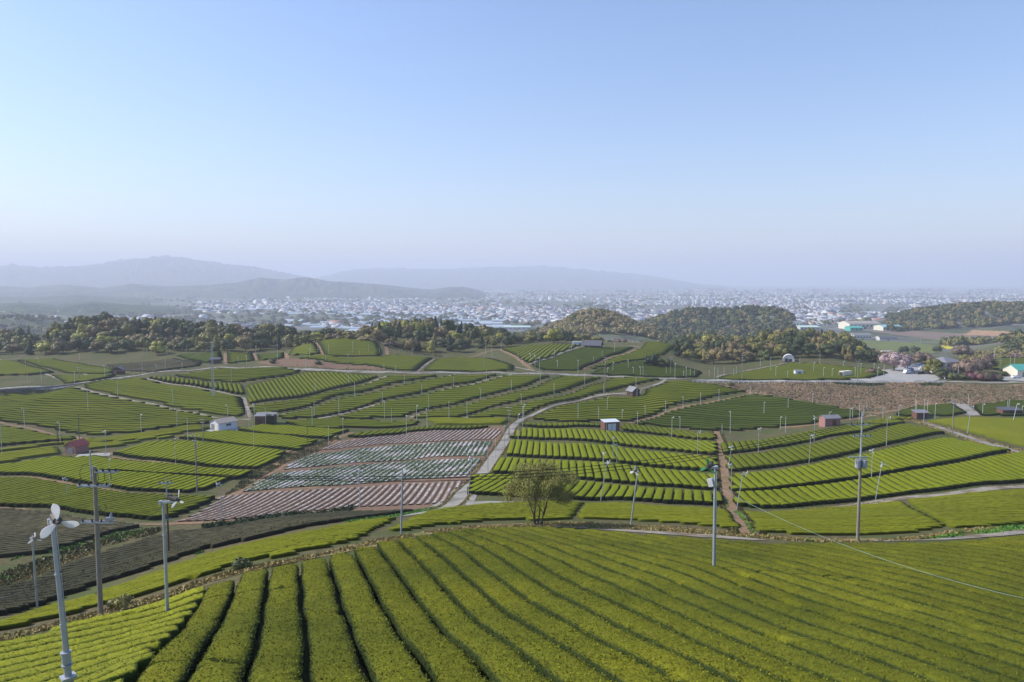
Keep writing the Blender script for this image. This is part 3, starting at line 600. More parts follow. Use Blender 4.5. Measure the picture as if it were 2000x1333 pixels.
 ('far', [(980, 680), (1060, 674), (1135, 674), (1080, 695), (1035, 709), (1022, 704)], ((1030, 700), (1060, 680)), 2.6, .5, .8, "far tea row left of the dark farmhouse"),
 ('deep', [(1037, 713), (1085, 698), (1145, 678), (1238, 679), (1180, 701), (1135, 722), (1060, 722)], ((1080, 716), (1160, 716)), 2.8, .6, .8, "far dark tea row in front of the dark farmhouse"),
 ('far', [(1150, 722), (1195, 701), (1252, 682), (1310, 674), (1330, 682), (1296, 692), (1262, 700), (1200, 710)], ((1200, 702), (1280, 692)), 2.8, .6, .8, "far tea row right of the dark farmhouse"),
 ('deep', [(1152, 731), (1200, 713), (1270, 704), (1330, 716), (1372, 727), (1360, 737), (1290, 737), (1220, 733)], ((1190, 722), (1330, 724)), 2.6, .6, .8, "far tea row beneath the right woodland"),
 ('far', [(1402, 740), (1445, 728), (1540, 710), (1600, 711), (1700, 720), (1735, 727), (1700, 738), (1600, 741), (1500, 742)], ((1450, 732), (1650, 733)), 2.8, .5, .8, "far tea row beside the white arched tent"),
 ('far', [(-40, 704), (30, 706), (105, 728), (60, 732), (-40, 734)], ((-20, 720), (80, 722)), 2.8, .5, .8, "far tea row at the left edge"),
 ('far', [(34, 703), (100, 701), (228, 722), (222, 728), (130, 728)], ((60, 712), (180, 718)), 2.8, .5, .8, "far tea row left of the small dark hut"),
 ('far', [(104, 733), (228, 732), (215, 738), (180, 744), (128, 748)], ((120, 740), (200, 738)), 2.8, .5, .8, "far tea row in front of the small dark hut"),
 ('grey', [(208, 713), (340, 700), (395, 708), (390, 714), (300, 726), (250, 724)], ((230, 716), (360, 708)), 2.8, .6, .7, "far grey green pruned tea row"),
 ('deep', [(345, 694), (430, 687), (434, 704), (402, 708)], ((360, 700), (420, 698)), 2.8, .6, .8, "far dark tea row left of the lattice tower"),
 ('far', [(444, 688), (492, 690), (497, 703), (444, 709)], ((450, 700), (490, 698)), 2.8, .6, .8, "far tea row right of the lattice tower"),
 ('deep', [(505, 692), (552, 689), (553, 701), (508, 703)], ((510, 698), (548, 697)), 2.8, .6, .8, "far dark tea row left of the rounded hill"),
 ('far', [(1905, 705), (2080, 690), (2080, 712), (1960, 725), (1920, 715)], ((1930, 712), (2040, 704)), 2.8, .6, .8, "far tea row behind the green roofed building"),
]
for e in E:
    field(e[0], e[1], e[2], e[3], e[4], e[5], label=e[6], phase=e[7] if len(e) > 7 else 0, vpx=e[8] if len(e) > 8 else None, anchor=e[9] if len(e) > 9 else None)
ORD = "first second third fourth fifth sixth seventh eighth ninth tenth eleventh twelfth thirteenth fourteenth fifteenth sixteenth seventeenth eighteenth nineteenth twentieth".split()
TENS = {20: "twenty", 30: "thirty", 40: "forty", 50: "fifty", 60: "sixty", 70: "seventy", 80: "eighty"}
def ordinal(k):
    if k <= 20: return ORD[k - 1]
    t_, u = k // 10 * 10, k % 10
    if u == 0: return {30: "thirtieth", 40: "fortieth", 50: "fiftieth", 60: "sixtieth", 70: "seventieth", 80: "eightieth"}.get(t_, "last")
    return TENS.get(t_, "far") + " " + ORD[u - 1]
for r in ROWS:
    c = r['c']; L = r['b'] - r['a']; D = max(r['D'], 10)
    z = float(hgt(c[0], c[1])); vis = abs(project((c[0], c[1], z))[0] - 1000)
    ends = [project((*(r['d'] * s + r['n'] * r['t']), float(hgt(*(r['d'] * s + r['n'] * r['t']))))) if (r['d'] * s + r['n'] * r['t'])[1] > 8 else (9999, 9999) for s in np.linspace(r['a'], r['b'], 9)]
    seen = sum(1 for p in ends if -5 < p[0] < 2005 and p[1] < 1338) / 9
    r['seen'] = seen; r['score'] = seen * L * r['w'] / D ** 2
ROWS = [r for r in ROWS if r['seen'] > 0 or r['D'] < 60]
byf = {}
for r in ROWS: byf.setdefault(r['label'], []).append(r)
for L_ in byf.values():
    up = abs(L_[0]['d'][1]) > .62          # rows running away from the viewer are counted from the left, others from the near edge
    L_.sort(key=lambda r: (r['c'][0] / r['c'][1]) if up else float(r['c'] @ (r['n'] if r['n'][1] > 0 else -r['n'])))
    for i, r in enumerate(L_):
        r['group'] = "rows: " + r['label']; r['lab'] = "%s %s %s" % (ordinal(i + 1), "leftmost" if up else "nearest", r['label']) if i else "%s %s" % ("leftmost" if up else "nearest", r['label'])
ROWS.sort(key=lambda r: -r['score'])
N_IND = 290
def lod_of(r):
    D = r['D']; return 0 if (D < 85 and r['key'] in ('near', 'yel', 'lime', 'grey')) else 1 if D < 175 else 2 if D < 300 else 3
rest = dict(V=[], F={}, top=[], n=0)
MKEYS = list(TM); allF = {}; baseN = 0
for i, r in enumerate(ROWS):
    V, faces, top, tone = row_mesh(r, lod_of(r))
    if i < N_IND and r['score'] > 0:
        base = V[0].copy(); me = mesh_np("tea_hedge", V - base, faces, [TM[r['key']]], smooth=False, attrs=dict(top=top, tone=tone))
        o = bpy.data.objects.new("tea_hedge", me); o.location = base; put(o)
        tag(o, r['lab'], "tea hedge", r['group'])
    else:
        mi = MKEYS.index(r['key'])
        for f in faces: allF.setdefault(f.shape[1], []).append((f + baseN, np.full(len(f), mi)))
        rest['V'].append(V); rest['top'].append(top); baseN += len(V)
if rest['V']:
    fl = []; mi = []
    for k, lst in allF.items():
        fl.append(np.concatenate([a for a, _ in lst])); mi.append(np.concatenate([b_ for _, b_ in lst]))
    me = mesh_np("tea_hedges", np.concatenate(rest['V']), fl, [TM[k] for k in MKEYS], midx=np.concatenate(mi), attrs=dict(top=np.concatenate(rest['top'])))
    o = bpy.data.objects.new("tea_hedges", me); put(o)
    tag(o, "the many smaller tea rows of the more distant plots", kind='stuff')
print("ROWS", len(ROWS), "verts rest", baseN)
# ------------------------------------------------------------------ bare field: raised beds with white film
def segments(poly, guide, pitch, phase=0.0):
    P = unproj([p[0] for p in poly], [p[1] for p in poly])[:, :2]
    g_ = unproj([guide[0][0], guide[1][0]], [guide[0][1], guide[1][1]])[:, :2]; d = g_[1] - g_[0]
    d = d / np.hypot(*d); n = np.array([-d[1], d[0]]); S = P @ d; T = P @ n; t = T.min() + pitch * (.5 + phase); out = []
    while t < T.max():
        xs = []
        for i in range(len(P)):
            a, b_ = T[i], T[(i + 1) % len(P)]
            if (a > t) != (b_ > t): xs.append(S[i] + (S[(i + 1) % len(P)] - S[i]) * (t - a) / (b_ - a))
        xs.sort(); out += [(d, n, t, a, b_) for a, b_ in zip(xs[::2], xs[1::2]) if b_ - a > 2]; t += pitch
    return out
def filmmat(name, other, o2, lo, hi):
    m, t, b = newmat(name)
    c = mix(t, noise_fac(t, 3.0, .4, .6, 3), other, o2)
    n = nd(t, "ShaderNodeTexNoise"); n.inputs["Scale"].default_value = 1.1; n.inputs["Detail"].default_value = 5; n.inputs["Roughness"].default_value = .7
    t.links.new(nd(t, "ShaderNodeNewGeometry").outputs["Position"], n.inputs["Vector"])
    r = nd(t, "ShaderNodeMapRange"); r.inputs[1].default_value = lo; r.inputs[2].default_value = hi; t.links.new(n.outputs["Fac"], r.inputs[0])
    t.links.new(mix(t, r.outputs[0], c, (.46, .45, .42)), b.inputs["Base Color"]); b.inputs["Roughness"].default_value = .45; return m
M_FILMR = filmmat("film_over_red_soil", (.135, .080, .052), (.195, .118, .078), .46, .56)
M_FILMG = filmmat("film_with_crop", (.12, .12, .07), (.26, .26, .2), .43, .53)
M_CROP = leafmat("young_crop", [(.13, .16, .07), (.07, .095, .04), (.10, .125, .055)], fine=5, scale=.8, rnd=.08)
SECT = [
 ("low", [(352, 1020), (432, 971), (600, 959), (760, 949), (905, 941), (862, 984), (700, 991), (580, 1002), (430, 1018)], ((685, 994), (745, 948)), False, "film covered red bed from the left, lowest part of the bare field"),
 ("mid", [(472, 962), (530, 928), (700, 910), (800, 902), (938, 897), (912, 932), (800, 937), (640, 950)], ((640, 948), (712, 912)), True, "planted white bed from the left, second part of the bare field"),
 ("upper", [(545, 920), (612, 888), (700, 878), (760, 872), (962, 863), (945, 891), (850, 893), (700, 904)], ((700, 902), (752, 868)), True, "planted white bed from the left, third part of the bare field"),
 ("top", [(625, 880), (655, 866), (710, 857), (800, 847), (982, 838), (966, 859), (860, 863), (760, 868)], ((740, 868), (784, 848)), False, "film covered red bed from the left, uppermost part of the bare field")]
for nm, poly, guide, crop, lab in SECT:
    segs = segments(poly, guide, 1.4); rs = np.random.RandomState(len(segs))
    segs.sort(key=lambda q: ((q[0] * (q[3] + q[4]) / 2 + q[1] * q[2])[0] / (q[0] * (q[3] + q[4]) / 2 + q[1] * q[2])[1]))
    for k, (d, n, t_, a, b_) in enumerate(segs):
        s = np.linspace(a, b_, max(3, int((b_ - a) / .5)))
        off = np.array([-.58, -.40, -.22, -.10, .10, .22, .40, .58]); hh = np.array([-.02, .14, .20, .22, .22, .20, .14, -.02])
        x = d[0] * s[:, None] + n[0] * (t_ + off); y = d[1] * s[:, None] + n[1] * (t_ + off)
        z = hgt(x, y) + hh + .04 + (rs.rand(len(s), 8) - .5) * .06 * (hh > 0)
        V = np.stack([x.ravel(), y.ravel(), z.ravel()], 1); F_ = grid_faces(len(s), 8)[:, ::-1]
        mi = np.tile(np.array([0, 0, 0, 1, 1, 1, 0]) if not crop else np.array([0, 1, 1, 1, 1, 1, 0]), len(s) - 1)
        base = V[0].copy()
        o = bpy.data.objects.new("mulched_bed", mesh_np("mulched_bed", V - base, F_, [M_REDSOIL, M_FILMG if crop else M_FILMR], midx=mi)); o.location = base; put(o)
        tag(o, "%s %s" % (ordinal(k + 1), lab), "planting bed", "film covered beds of the bare field")
        if crop:
            K = int((b_ - a) * 14); ss = a + rs.rand(K) * (b_ - a); oo = rs.choice([-.42, .42], K) * 1.0 + rs.randn(K) * .12
            px_ = d[0] * ss + n[0] * (t_ + oo); py_ = d[1] * ss + n[1] * (t_ + oo)
            keep = wav(px_, py_, 14, 77) + rs.rand(K) * .9 > .15; px_, py_ = px_[keep], py_[keep]; K = len(px_)
            an = rs.rand(K) * 6.283; r_ = .16 + rs.rand(K) * .14; pz_ = hgt(px_, py_) + .2
            ca, sa = np.cos(an) * r_, np.sin(an) * r_
            q = np.stack([np.stack([px_ - ca, py_ - sa, pz_ - .05], 1), np.stack([px_ + sa, py_ - ca, pz_ + .22 * rs.rand(K)], 1), np.stack([px_ + ca, py_ + sa, pz_ + .25 * rs.rand(K)], 1), np.stack([px_ - sa, py_ + ca, pz_ + .05], 1)], 1).reshape(-1, 3)
            if K:
                o2 = bpy.data.objects.new("crop", mesh_np("crop", q - base, np.arange(4 * K).reshape(K, 4), [M_CROP])); put(o2, o); tag(o2, kind='stuff')

# ------------------------------------------------------------------ loose growth: brush, weeds, dry grass
def tufts(name, polys, dens, size, mat, seed, label, lean=.5, hk=1.0):
    rs = np.random.RandomState(seed); Q = []
    for poly in polys:
        P = unproj([p[0] for p in poly], [p[1] for p in poly])[:, :2]; x0, y0 = P.min(0); x1, y1 = P.max(0)
        K = int((x1 - x0) * (y1 - y0) * dens); x = x0 + rs.rand(K) * (x1 - x0); y = y0 + rs.rand(K) * (y1 - y0)
        k = inside(x, y, P) & (wav(x, y, 7, seed) + rs.rand(K) * 1.4 > -.1); x, y = x[k], y[k]; K = len(x)
        a = rs.rand(K) * 6.283; s = size * (.5 + rs.rand(K)); h = s * hk * (.6 + rs.rand(K)); z = hgt(x, y) - .02
        dx, dy = np.cos(a) * s * .5, np.sin(a) * s * .5; lx, ly = rs.randn(K) * s * lean, rs.randn(K) * s * lean
        Q.append(np.stack([np.stack([x - dx, y - dy, z], 1), np.stack([x + dx, y + dy, z], 1), np.stack([x + dx * .7 + lx, y + dy * .7 + ly, z + h], 1), np.stack([x - dx * .8 + lx, y - dy * .8 + ly, z + h * .8], 1)], 1).reshape(-1, 3))
    Q = np.concatenate(Q); o = bpy.data.objects.new(name, mesh_np(name, Q, np.arange(len(Q)).reshape(-1, 4), [mat])); put(o); tag(o, label, kind='stuff'); return o
M_BR1 = leafmat("dry_brush_leaf", [(.28, .20, .13), (.20, .14, .09), (.17, .15, .08)], fine=2.5, scale=.07, patch=.02)
M_BR2 = leafmat("olive_brush_leaf", [(.13, .12, .04), (.08, .085, .03), (.17, .13, .05)], fine=2.5, scale=.3)
M_WEED = leafmat("fresh_weed", [(.11, .26, .03), (.06, .16, .02), (.16, .24, .03)], fine=4, scale=.7)
M_DRY = leafmat("dry_grass_blade", [(.36, .27, .10), (.24, .18, .07), (.20, .19, .06)], fine=4, scale=.6)
bank = [(1340, 745), (1500, 750), (1700, 750), (1850, 751), (2060, 753), (2060, 780), (1900, 790), (1780, 798), (1690, 806), (1600, 789), (1500, 771), (1450, 763)]
tufts("dry_brush", [bank], 7, .34, M_BR1, 5, "dry brown brush covering the bank below the road", hk=.55)
tufts("olive_brush", [bank, [(560, 714), (700, 722), (760, 726), (700, 724), (560, 716)], [(740, 668), (800, 690), (870, 700), (860, 690), (800, 684), (760, 674)]], .5, .5, M_BR2, 6, "olive brush mixed into the dry bank", hk=.6)
tufts("weeds", [[(18, 1098), (60, 1082), (110, 1078), (160, 1068), (165, 1058), (120, 1062), (90, 1075), (30, 1088)], [(0, 1135), (0, 1128), (40, 1128), (38, 1134)], [(0, 1150), (20, 1140), (26, 1150), (8, 1156)],
      [(195, 1052), (230, 1040), (285, 1036), (280, 1044), (240, 1052), (205, 1058)], [(375, 1078), (395, 1074), (400, 1080), (380, 1084)],
      [(640, 1018), (700, 1014), (760, 1004), (860, 988), (850, 996), (770, 1012), (700, 1022)], [(1150, 1029), (1185, 1030), (1180, 1034), (1152, 1032)],
      [(1805, 1052), (1850, 1046), (1870, 1038), (1900, 1037), (2040, 1022), (2040, 1033), (1950, 1042), (1880, 1049), (1820, 1054)], [(1568, 1054), (1600, 1053), (1600, 1058), (1570, 1058)],
      [(1432, 1000), (1440, 998), (1475, 1042), (1468, 1044)], [(1416, 975), (1422, 975), (1424, 992), (1418, 992)]], 60, .13, M_WEED, 8, "bright green weeds in the ditches and verges", hk=.9)
tufts("dry_grass", [[(0, 1262), (0, 1244), (120, 1214), (200, 1193), (330, 1158), (470, 1110), (560, 1096), (640, 1080), (700, 1064), (800, 1044), (900, 1030), (1050, 1023), (1050, 1029), (900, 1037), (790, 1056), (690, 1075), (560, 1105), (470, 1121), (330, 1168), (200, 1204), (60, 1240)],
      [(1050, 1021), (1150, 1021), (1300, 1029), (1400, 1037), (1480, 1045), (1560, 1052), (1700, 1056), (1800, 1048), (1850, 1038), (1950, 1030), (1950, 1036), (1850, 1046), (1780, 1056), (1700, 1060), (1560, 1058), (1400, 1046), (1250, 1036), (1050, 1030)],
      [(0, 1150), (60, 1130), (130, 1100), (200, 1075), (150, 1080), (60, 1110), (0, 1125)], [(1500, 1000), (1640, 990), (1730, 978), (1640, 996)]], 75, .11, M_DRY, 9, "dry tan grass along the paths between the plots", hk=1.1)
tufts("ditch_scrub", [[(0, 1120), (100, 1085), (180, 1060), (280, 1036), (330, 1028), (300, 1045), (200, 1070), (100, 1105), (0, 1150)], [(505, 905), (560, 885), (640, 855), (660, 850), (640, 875), (560, 905), (470, 958), (440, 968)]], 22, .2, M_BR2, 10, "olive scrub in the ditch by the dark pruned plots")
M_SCRUB_SHADE = leafmat("scrub_and_shadow_bands", [(.055, .085, .03), (.03, .05, .018), (.06, .07, .03)], fine=3, scale=.6)
tufts("scrub", [[(395, 1030), (470, 1020), (560, 1006), (640, 1003), (690, 990), (690, 996), (640, 1008), (560, 1014), (470, 1028), (400, 1036)], [(1628, 748.5), (1680, 749.5), (1727, 750.5), (1724, 754), (1680, 753.5), (1634, 751.5)], [(1795, 751), (1842, 751), (1836, 755), (1802, 754)]], 25, .34, M_SCRUB_SHADE, 12, "dark scrub edging the bare field, and as added shadow bands on the brown bank", hk=1.1)  # the two strips on the bank are dark tufts added to imitate shadow bands

# ------------------------------------------------------------------ poles and fans
P_STEEL = paint("galvanised_steel", (.42, .45, .48), .45, .3, .1, 2.0)
P_PALE = paint("pale_steel", (.55, .57, .58), .5, .2, .1)
P_CONC = paint("concrete_pole", (.26, .235, .19), .85, 0, .15, 3)
P_DARK = paint("dark_steel", (.10, .085, .075), .7, .1, .2)
P_BLK = paint("black_rubber", (.02, .02, .022), .6)
P_WHITE = paint("white_blade", (.86, .86, .88), .35, 0, .04)
P_GREEN = paint("green_blade", (.06, .34, .14), .4, 0, .08)
P_GREY = paint("grey_box", (.35, .38, .42), .5, .1)
P_WOOD = paint("brown_pole", (.13, .075, .05), .8, 0, .2)
def translucent(mat, k=.5):
    t = mat.node_tree; b = t.nodes["Principled BSDF"]; tr = nd(t, "ShaderNodeBsdfTranslucent"); mx = nd(t, "ShaderNodeMixShader"); mx.inputs[0].default_value = k
    t.links.new(b.inputs["Base Color"].links[0].from_socket, tr.inputs[0]); t.links.new(b.outputs[0], mx.inputs[1]); t.links.new(tr.outputs[0], mx.inputs[2]); t.links.new(mx.outputs[0], t.nodes["Material Output"].inputs[0]); return mat
P_BLADE = translucent(paint("white_plastic_blade", (.88, .88, .88), .35, 0, .03)); translucent(P_GREEN, .4)
def blade_mesh(mat, L=.72, w=.40):
    n = 9; V = []; F_ = []
    for i in range(n):
        s = i / (n - 1); r = .12 + s * L; ww = w * (math.sin(min(1, (s * .95 + .08)) * math.pi) ** .55) * (.45 + .75 * s) * (1 if s < .95 else .8)
        tw = .45 - .25 * s
        for sgn in (-1, 1):
            u = sgn * ww / 2 + .04 * math.sin(s * 3); V.append((u * math.cos(tw), u * math.sin(tw) + .03, r)); V.append((u * math.cos(tw), u * math.sin(tw), r))
    for i in range(n - 1):
        a = i * 4; b_ = a + 4
        F_ += [(a, a + 2, b_ + 2, b_), (a + 1, b_ + 1, b_ + 3, a + 3), (a, b_, b_ + 1, a + 1), (a + 2, a + 3, b_ + 3, b_ + 2)]
    F_ += [(0, 1, 3, 2), tuple((n - 1) * 4 + k for k in (0, 2, 3, 1))]
    mb = MB(); mb.add(V, F_); return mb.mesh("blade", [mat], smooth=False)
BL = {"white": blade_mesh(P_BLADE), "green": blade_mesh(P_GREEN)}
BLS = {"white": blade_mesh(P_BLADE, .62, .2), "green": blade_mesh(P_GREEN, .62, .24)}
def fan_pole(H, kind="white", r=.075, slim=False, mat=None, detail=1, ph=None, arm=0.0):
    """root at the foot; fan looks along local -Y and down a little"""
    mat = mat or P_STEEL
    root = empty("frost_fan", (0, 0, 0)); mb = MB()
    mb.tube([(0, 0, -.5), (0, 0, H * .5), (0, 0, H - .35)], [r * 1.15, r, r * .8], 12 if detail > 1 else 7)
    if detail > 1:
        for z in (H * .22, H * .45, H * .7): mb.tube([(0, 0, z), (0, 0, z + .05)], r * 1.25, 10)
        mb.tube([(r * 1.3, 0, .3), (r * 1.3, 0, H - .5)], .018, 5)
    mb.build("pole", mat, root, smooth=False)
    br = MB(); br.box((0, -.18 - arm / 2, H - .22), (.16, .75 + arm, .12), 0, 0, math.radians(-9)); br.box((0, .15, H - .3), (.2, .16, .22)); br.build("bracket", mat, root)
    A_ = -arm; mo = MB(); mo.tube([(0, A_ - .1, H + .02), (0, A_ - .55, H - .07)], .15, 10); mo.tube([(0, A_ - .55, H - .07), (0, A_ - .72, H - .1)], [.11, .05], 8); mo.box((0, A_ - .1, H + .16), (.14, .2, .1))
    mo.build("motor", P_DARK if detail > 1 else P_GREY, root)
    src = (BLS if slim else BL)[kind]; ph = random.random() * 2.1 if ph is None else ph
    for k in range(3):
        b_ = bpy.data.objects.new("blade", src); put(b_, root); b_.scale = (.8, .8, .8); b_.location = (0, A_ - .62, H - .085)
        b_.rotation_euler = (Matrix.Rotation(math.radians(6), 3, 'X') @ Matrix.Rotation(ph + k * 2.0944, 3, 'Y')).to_euler()
    return root
def plain_pole(H, r=.05, mat=None, light=True):
    root = empty("field_pole", (0, 0, 0)); mb = MB(); mb.tube([(0, 0, -.5), (0, 0, H)], [r * 1.1, r * .85], 7); mb.build("pole", mat or P_PALE, root)
    if light:
        m2 = MB(); m2.box((0, -.22, H + .02), (.10, .5, .09)); m2.tube([(0, -.4, H + .04), (0, -.62, H)], .13, 8); m2.build("fan_head", P_PALE, root)
    return root
def far_pole(H, r, head, mat):
    mb = MB(); mb.tube([(0, 0, -.5), (0, 0, H)], [r, r * .85], 6)
    if head: mb.box((0, -.25, H), (.10, .6, .10)); mb.tube([(0, -.45, H + .02), (0, -.6, H)], .22 if head == 2 else .14, 7, 1)
    me = mb.mesh("far_pole", [mat, P_WHITE])
    o = bpy.data.objects.new("frost_fan_pole", me); put(o); return o
PROT = {}
def stand(px, ytop, ybase, kind, label=None, xtop=None, yaw=None, D=None, group="frost fan poles of the tea fields"):
    p = at(px, ybase) if D is None else atD(px, D); D = p.y; H = zpix(ytop, D) - p.z; H = max(3.0, min(H, 16))
    far_ = D > 215
    base_kind = kind
    key = (kind, far_, round(H * 2) / 2)
    if key not in PROT:
        Hh = key[2]
        if kind in ("white", "green"):
            if far_: o = far_pole(Hh, .09 + .00006 * 0, 2, P_PALE)
            else: o = fan_pole(Hh, kind, .075, slim=(kind == "white" and Hh < 6.5), mat=P_STEEL if Hh > 5 else P_PALE)
            if far_ and kind == "green": o.data.materials[1] = P_GREEN
        elif kind == "plain": o = far_pole(Hh, .09, 1, P_PALE) if far_ else plain_pole(Hh)
        elif kind == "bare": o = far_pole(Hh, .085, 0, P_PALE) if far_ else plain_pole(Hh, light=False)
        elif kind == "dark": o = far_pole(Hh, .12, 0, P_DARK) if far_ else plain_pole(Hh, .09, P_WOOD, False)
        elif kind == "conc": o = utility(Hh, P_CONC)
        PROT[key] = o; index_kids(o); fresh = True; c = o
    else: c = copy_tree(PROT[key])
    c.location = p
    yaw = random.uniform(-1.2, 1.2) if yaw is None else yaw
    tx = 0.0
    if xtop is not None: tx = math.atan(((xtop - 1000) / F * (D * math.cos(PITCH) - (zpix(ytop, D) - CAMZ) * math.sin(PITCH)) - p.x) / H)
    c.rotation_euler = (Matrix.Rotation(tx, 3, 'Y') @ Matrix.Rotation(yaw, 3, 'Z')).to_euler()
    tag(c, label or "pole", {"white": "frost fan", "green": "frost fan", "plain": "field pole", "bare": "field pole", "dark": "field pole", "conc": "utility pole"}[kind], group)
    return c
def utility(H, mat):
    root = empty("utility_pole", (0, 0, 0)); mb = MB(); mb.tube([(0, 0, -.6), (0, 0, H)], [.17, .11], 10); mb.build("pole", mat, root)
    ca = MB()
    for z, w in ((H - .35, 1.7), (H - 1.3, 1.2)): ca.box((0, -.14, z), (w, .09, .09))
    ca.build("crossarm", P_STEEL, root)
    for z, w in ((H - .35, .78), (H - 1.3, .5)):
        for s in (-1, 0.05, 1):
            i_ = MB(); i_.tube([(s * w, -.14, z + .03), (s * w, -.14, z + .12), (s * w, -.14, z + .2)], [.05, .07, .04], 7); i_.build("insulator", P_WHITE, root)
    if H > 7.5:
        b_ = MB(); b_.tube([(.3, -.05, H - 2.6), (.3, -.05, H - 2.0)], .17, 10); b_.build("transformer", P_GREY, root)
    return root

# x, top, base, kind : seen in the photograph, each standing on its own spot of ground
LST = """230 745 775 b|172 765 805 b|452 720 748 b|338 762 794 p|445 791 813 w|487 801 843 w|497 790 819 w|480 794 815 b|519 797 831 b|496 831 880 p|367 816 865 b|48 797 835 w|4 835 890 w|118 824 867 w|207 842 888 w|276 810 846 w|346 799 834 w
215 897 955 p|131 933 972 w|343 858 906 p|433 946 1015 w|642 831 878 b|670 817 850 w|610 795 835 p|614 785 817 b|662 780 810 b|693 745 775 b|616 743 767 p|681 727 751 b|747 765 792 b|751 784 817 w|765 796 829 b|790 732 754 b
824 751 774 b|814 794 825 w|834 800 839 w|794 812 862 w|877 784 821 b|886 736 759 b|703 919 994 w|837 772 800 b|912 786 815 b|939 758 780 p|950 722 741 b|999 742 762 b|1055 725 745 b|1082 748 771 b|1142 727 751 b
1018 770 790 w|1023 790 824 w|1021 795 835 p|1012 809 860 w|985 833 872 g|968 855 897 b|953 866 926 g|1129 788 821 p|1169 795 822 b|1186 775 804 p|1184 824 872 b|1215 801 823 w|1245 806 833 p|1260 792 814 p|1197 853 900 g|1205 870 912 g
1178 883 917 w|1242 737 754 p|1244 751 777 b|1179 750 770 b|1300 784 807 p|1334 775 798 p|1368 767 790 p|1404 760 782 p|1466 752 772 b|1492 787 812 p|1312 816 854 w|1328 814 840 p|1362 842 891 w|1426 803 847 p|1410 829 848 g
1524 814 840 p|1534 812 845 g|1539 777 800 b|1587 769 791 p|1590 815 863 w|1481 838 885 w|1428 905 965 w|1619 805 831 p|1660 799 820 p|1665 797 817 g|1678 787 822 b|1687 793 813 b|1693 785 800 b|1724 797 822 p|1755 791 818 p|1788 773 805 p
1790 784 808 p|1804 780 828 b|1811 781 812 g|1826 788 818 p|1891 772 797 b|1919 791 811 w|1967 782 806 b|1970 781 808 g|1996 792 812 p|1731 818 873 w|1702 880 938 w
37 692 705 b|50 697 719 b|54 729 748 b|81 721 745 b|76 697 714 w|146 725 750 b|205 714 738 w|278 705 727 b|323 700 722 b|356 714 722 w|232 677 690 b|287 678 695 b|326 680 694 b|365 674 688 b|155 690 703 b|306 719 724 w|465 698 712 w|482 696 712 w|500 677 700 w|542 674 703 w
607 670 690 b|621 668 690 b|642 672 692 b|689 668 692 w|702 685 695 b|720 672 690 b|540 700 703 b|605 682 700 w|636 700 706 b|741 680 692 b|805 683 697 w|597 700 719 b|750 712 723 b|773 714 725 b|849 666 690 g|949 666 690 w|961 675 701 b|979 666 685 b
1012 693 705 p|1020 698 714 w|1036 692 706 w|1045 693 717 w|1054 700 725 w|1083 684 697 w|1089 705 721 w|1116 671 687 b|1129 705 728 w|1159 696 709 b|1176 685 699 b|1200 668 690 b|1227 704 721 w|1197 709 727 w|1186 720 731 w|1237 719 732 p|1251 716 735 w|1256 717 735 p|1281 698 715 b|1318 712 742 w|1301 717 732 b|1335 726 738 w|1340 717 738 w
1348 721 736 b|1356 723 737 b|1385 722 736 b|1395 717 739 b|1402 720 738 b|1414 719 736 b|1438 715 733 b|1433 720 738 b|1485 702 716 b|1505 697 727 b|1515 717 738 w|1538 727 740 w|1562 698 713 b|1589 709 728 w|1601 690 713 b|1608 719 738 p|1625 720 738 p|1647 706 717 p|1670 718 738 p|1681 711 732 w|1707 713 722 w|1714 718 740 p|1726 714 738 p|1871 713 741 b
1941 676 713 b|1973 697 715 b|1981 690 718 b|1798 660 672 b|1833 664 676 b|1861 671 682 b"""
KD = dict(b="bare", p="plain", w="white", g="green")
ADJ = dict(b="bare thin pole", p="grey headed pole", w="white frost fan", g="green frost fan")
REG = []   # (x0, x1, y0, y1, phrase), first match wins, judged at the foot
def region(x, y):
    for (x0, x1, y0, y1, s) in [(0, 470, 0, 752, "in the far left plots above the long road"), (470, 760, 0, 712, "around the far rounded hill"), (470, 1050, 0, 730, "in the far centre plots above the long road"),
            (1050, 1400, 0, 742, "on the far plots below the centre woodland"), (1400, 1760, 0, 744, "in the plots beside the white arched tent"), (1760, 2100, 0, 745, "beyond the cherry trees"),
            (0, 420, 0, 835, "in the large left plot"), (420, 560, 0, 885, "around the white and brown sheds"), (0, 230, 835, 1000, "around the red shed"), (230, 560, 835, 1030, "in the slanted plots left of the bare field"),
            (560, 1075, 725, 842, "on the long slanted plots above the bare field"), (560, 860, 842, 1060, "in the bare field"), (860, 1010, 842, 1000, "beside the road along the bare field"),
            (1075, 1300, 740, 845, "around the wooden hut and white roofed shed"), (1010, 1405, 840, 1000, "in the terraces left of the dirt track"), (1300, 1640, 740, 850, "on the dark slope below the brown bank"),
            (1400, 1760, 848, 1000, "in the terraces right of the dirt track"), (1600, 2100, 740, 860, "around the sheds below the brown bank")]:
        if x0 <= x < x1 and y0 <= y < y1: return s
    return "at the edge of the tea fields"
items = []
for e in LST.replace("\n", "|").split("|"):
    q = e.split(); items.append((float(q[0]), float(q[1]), float(q[2]), q[3]))
items.sort(key=lambda q: q[0]); cnt = {}
for q in items: cnt[(q[3], region(q[0], q[2]))] = cnt.get((q[3], region(q[0], q[2])), 0) + 1
seen_ = {}
for (x, yt, yb, k) in items:
    rg = region(x, yb); kk = (k, rg); seen_[kk] = seen_.get(kk, 0) + 1
    lab = ADJ[k] + " " + rg if cnt[kk] == 1 else "%s %s %s" % (ordinal(seen_[kk]), ADJ[k], rg)
    stand(x, yt, yb, KD[k], lab)
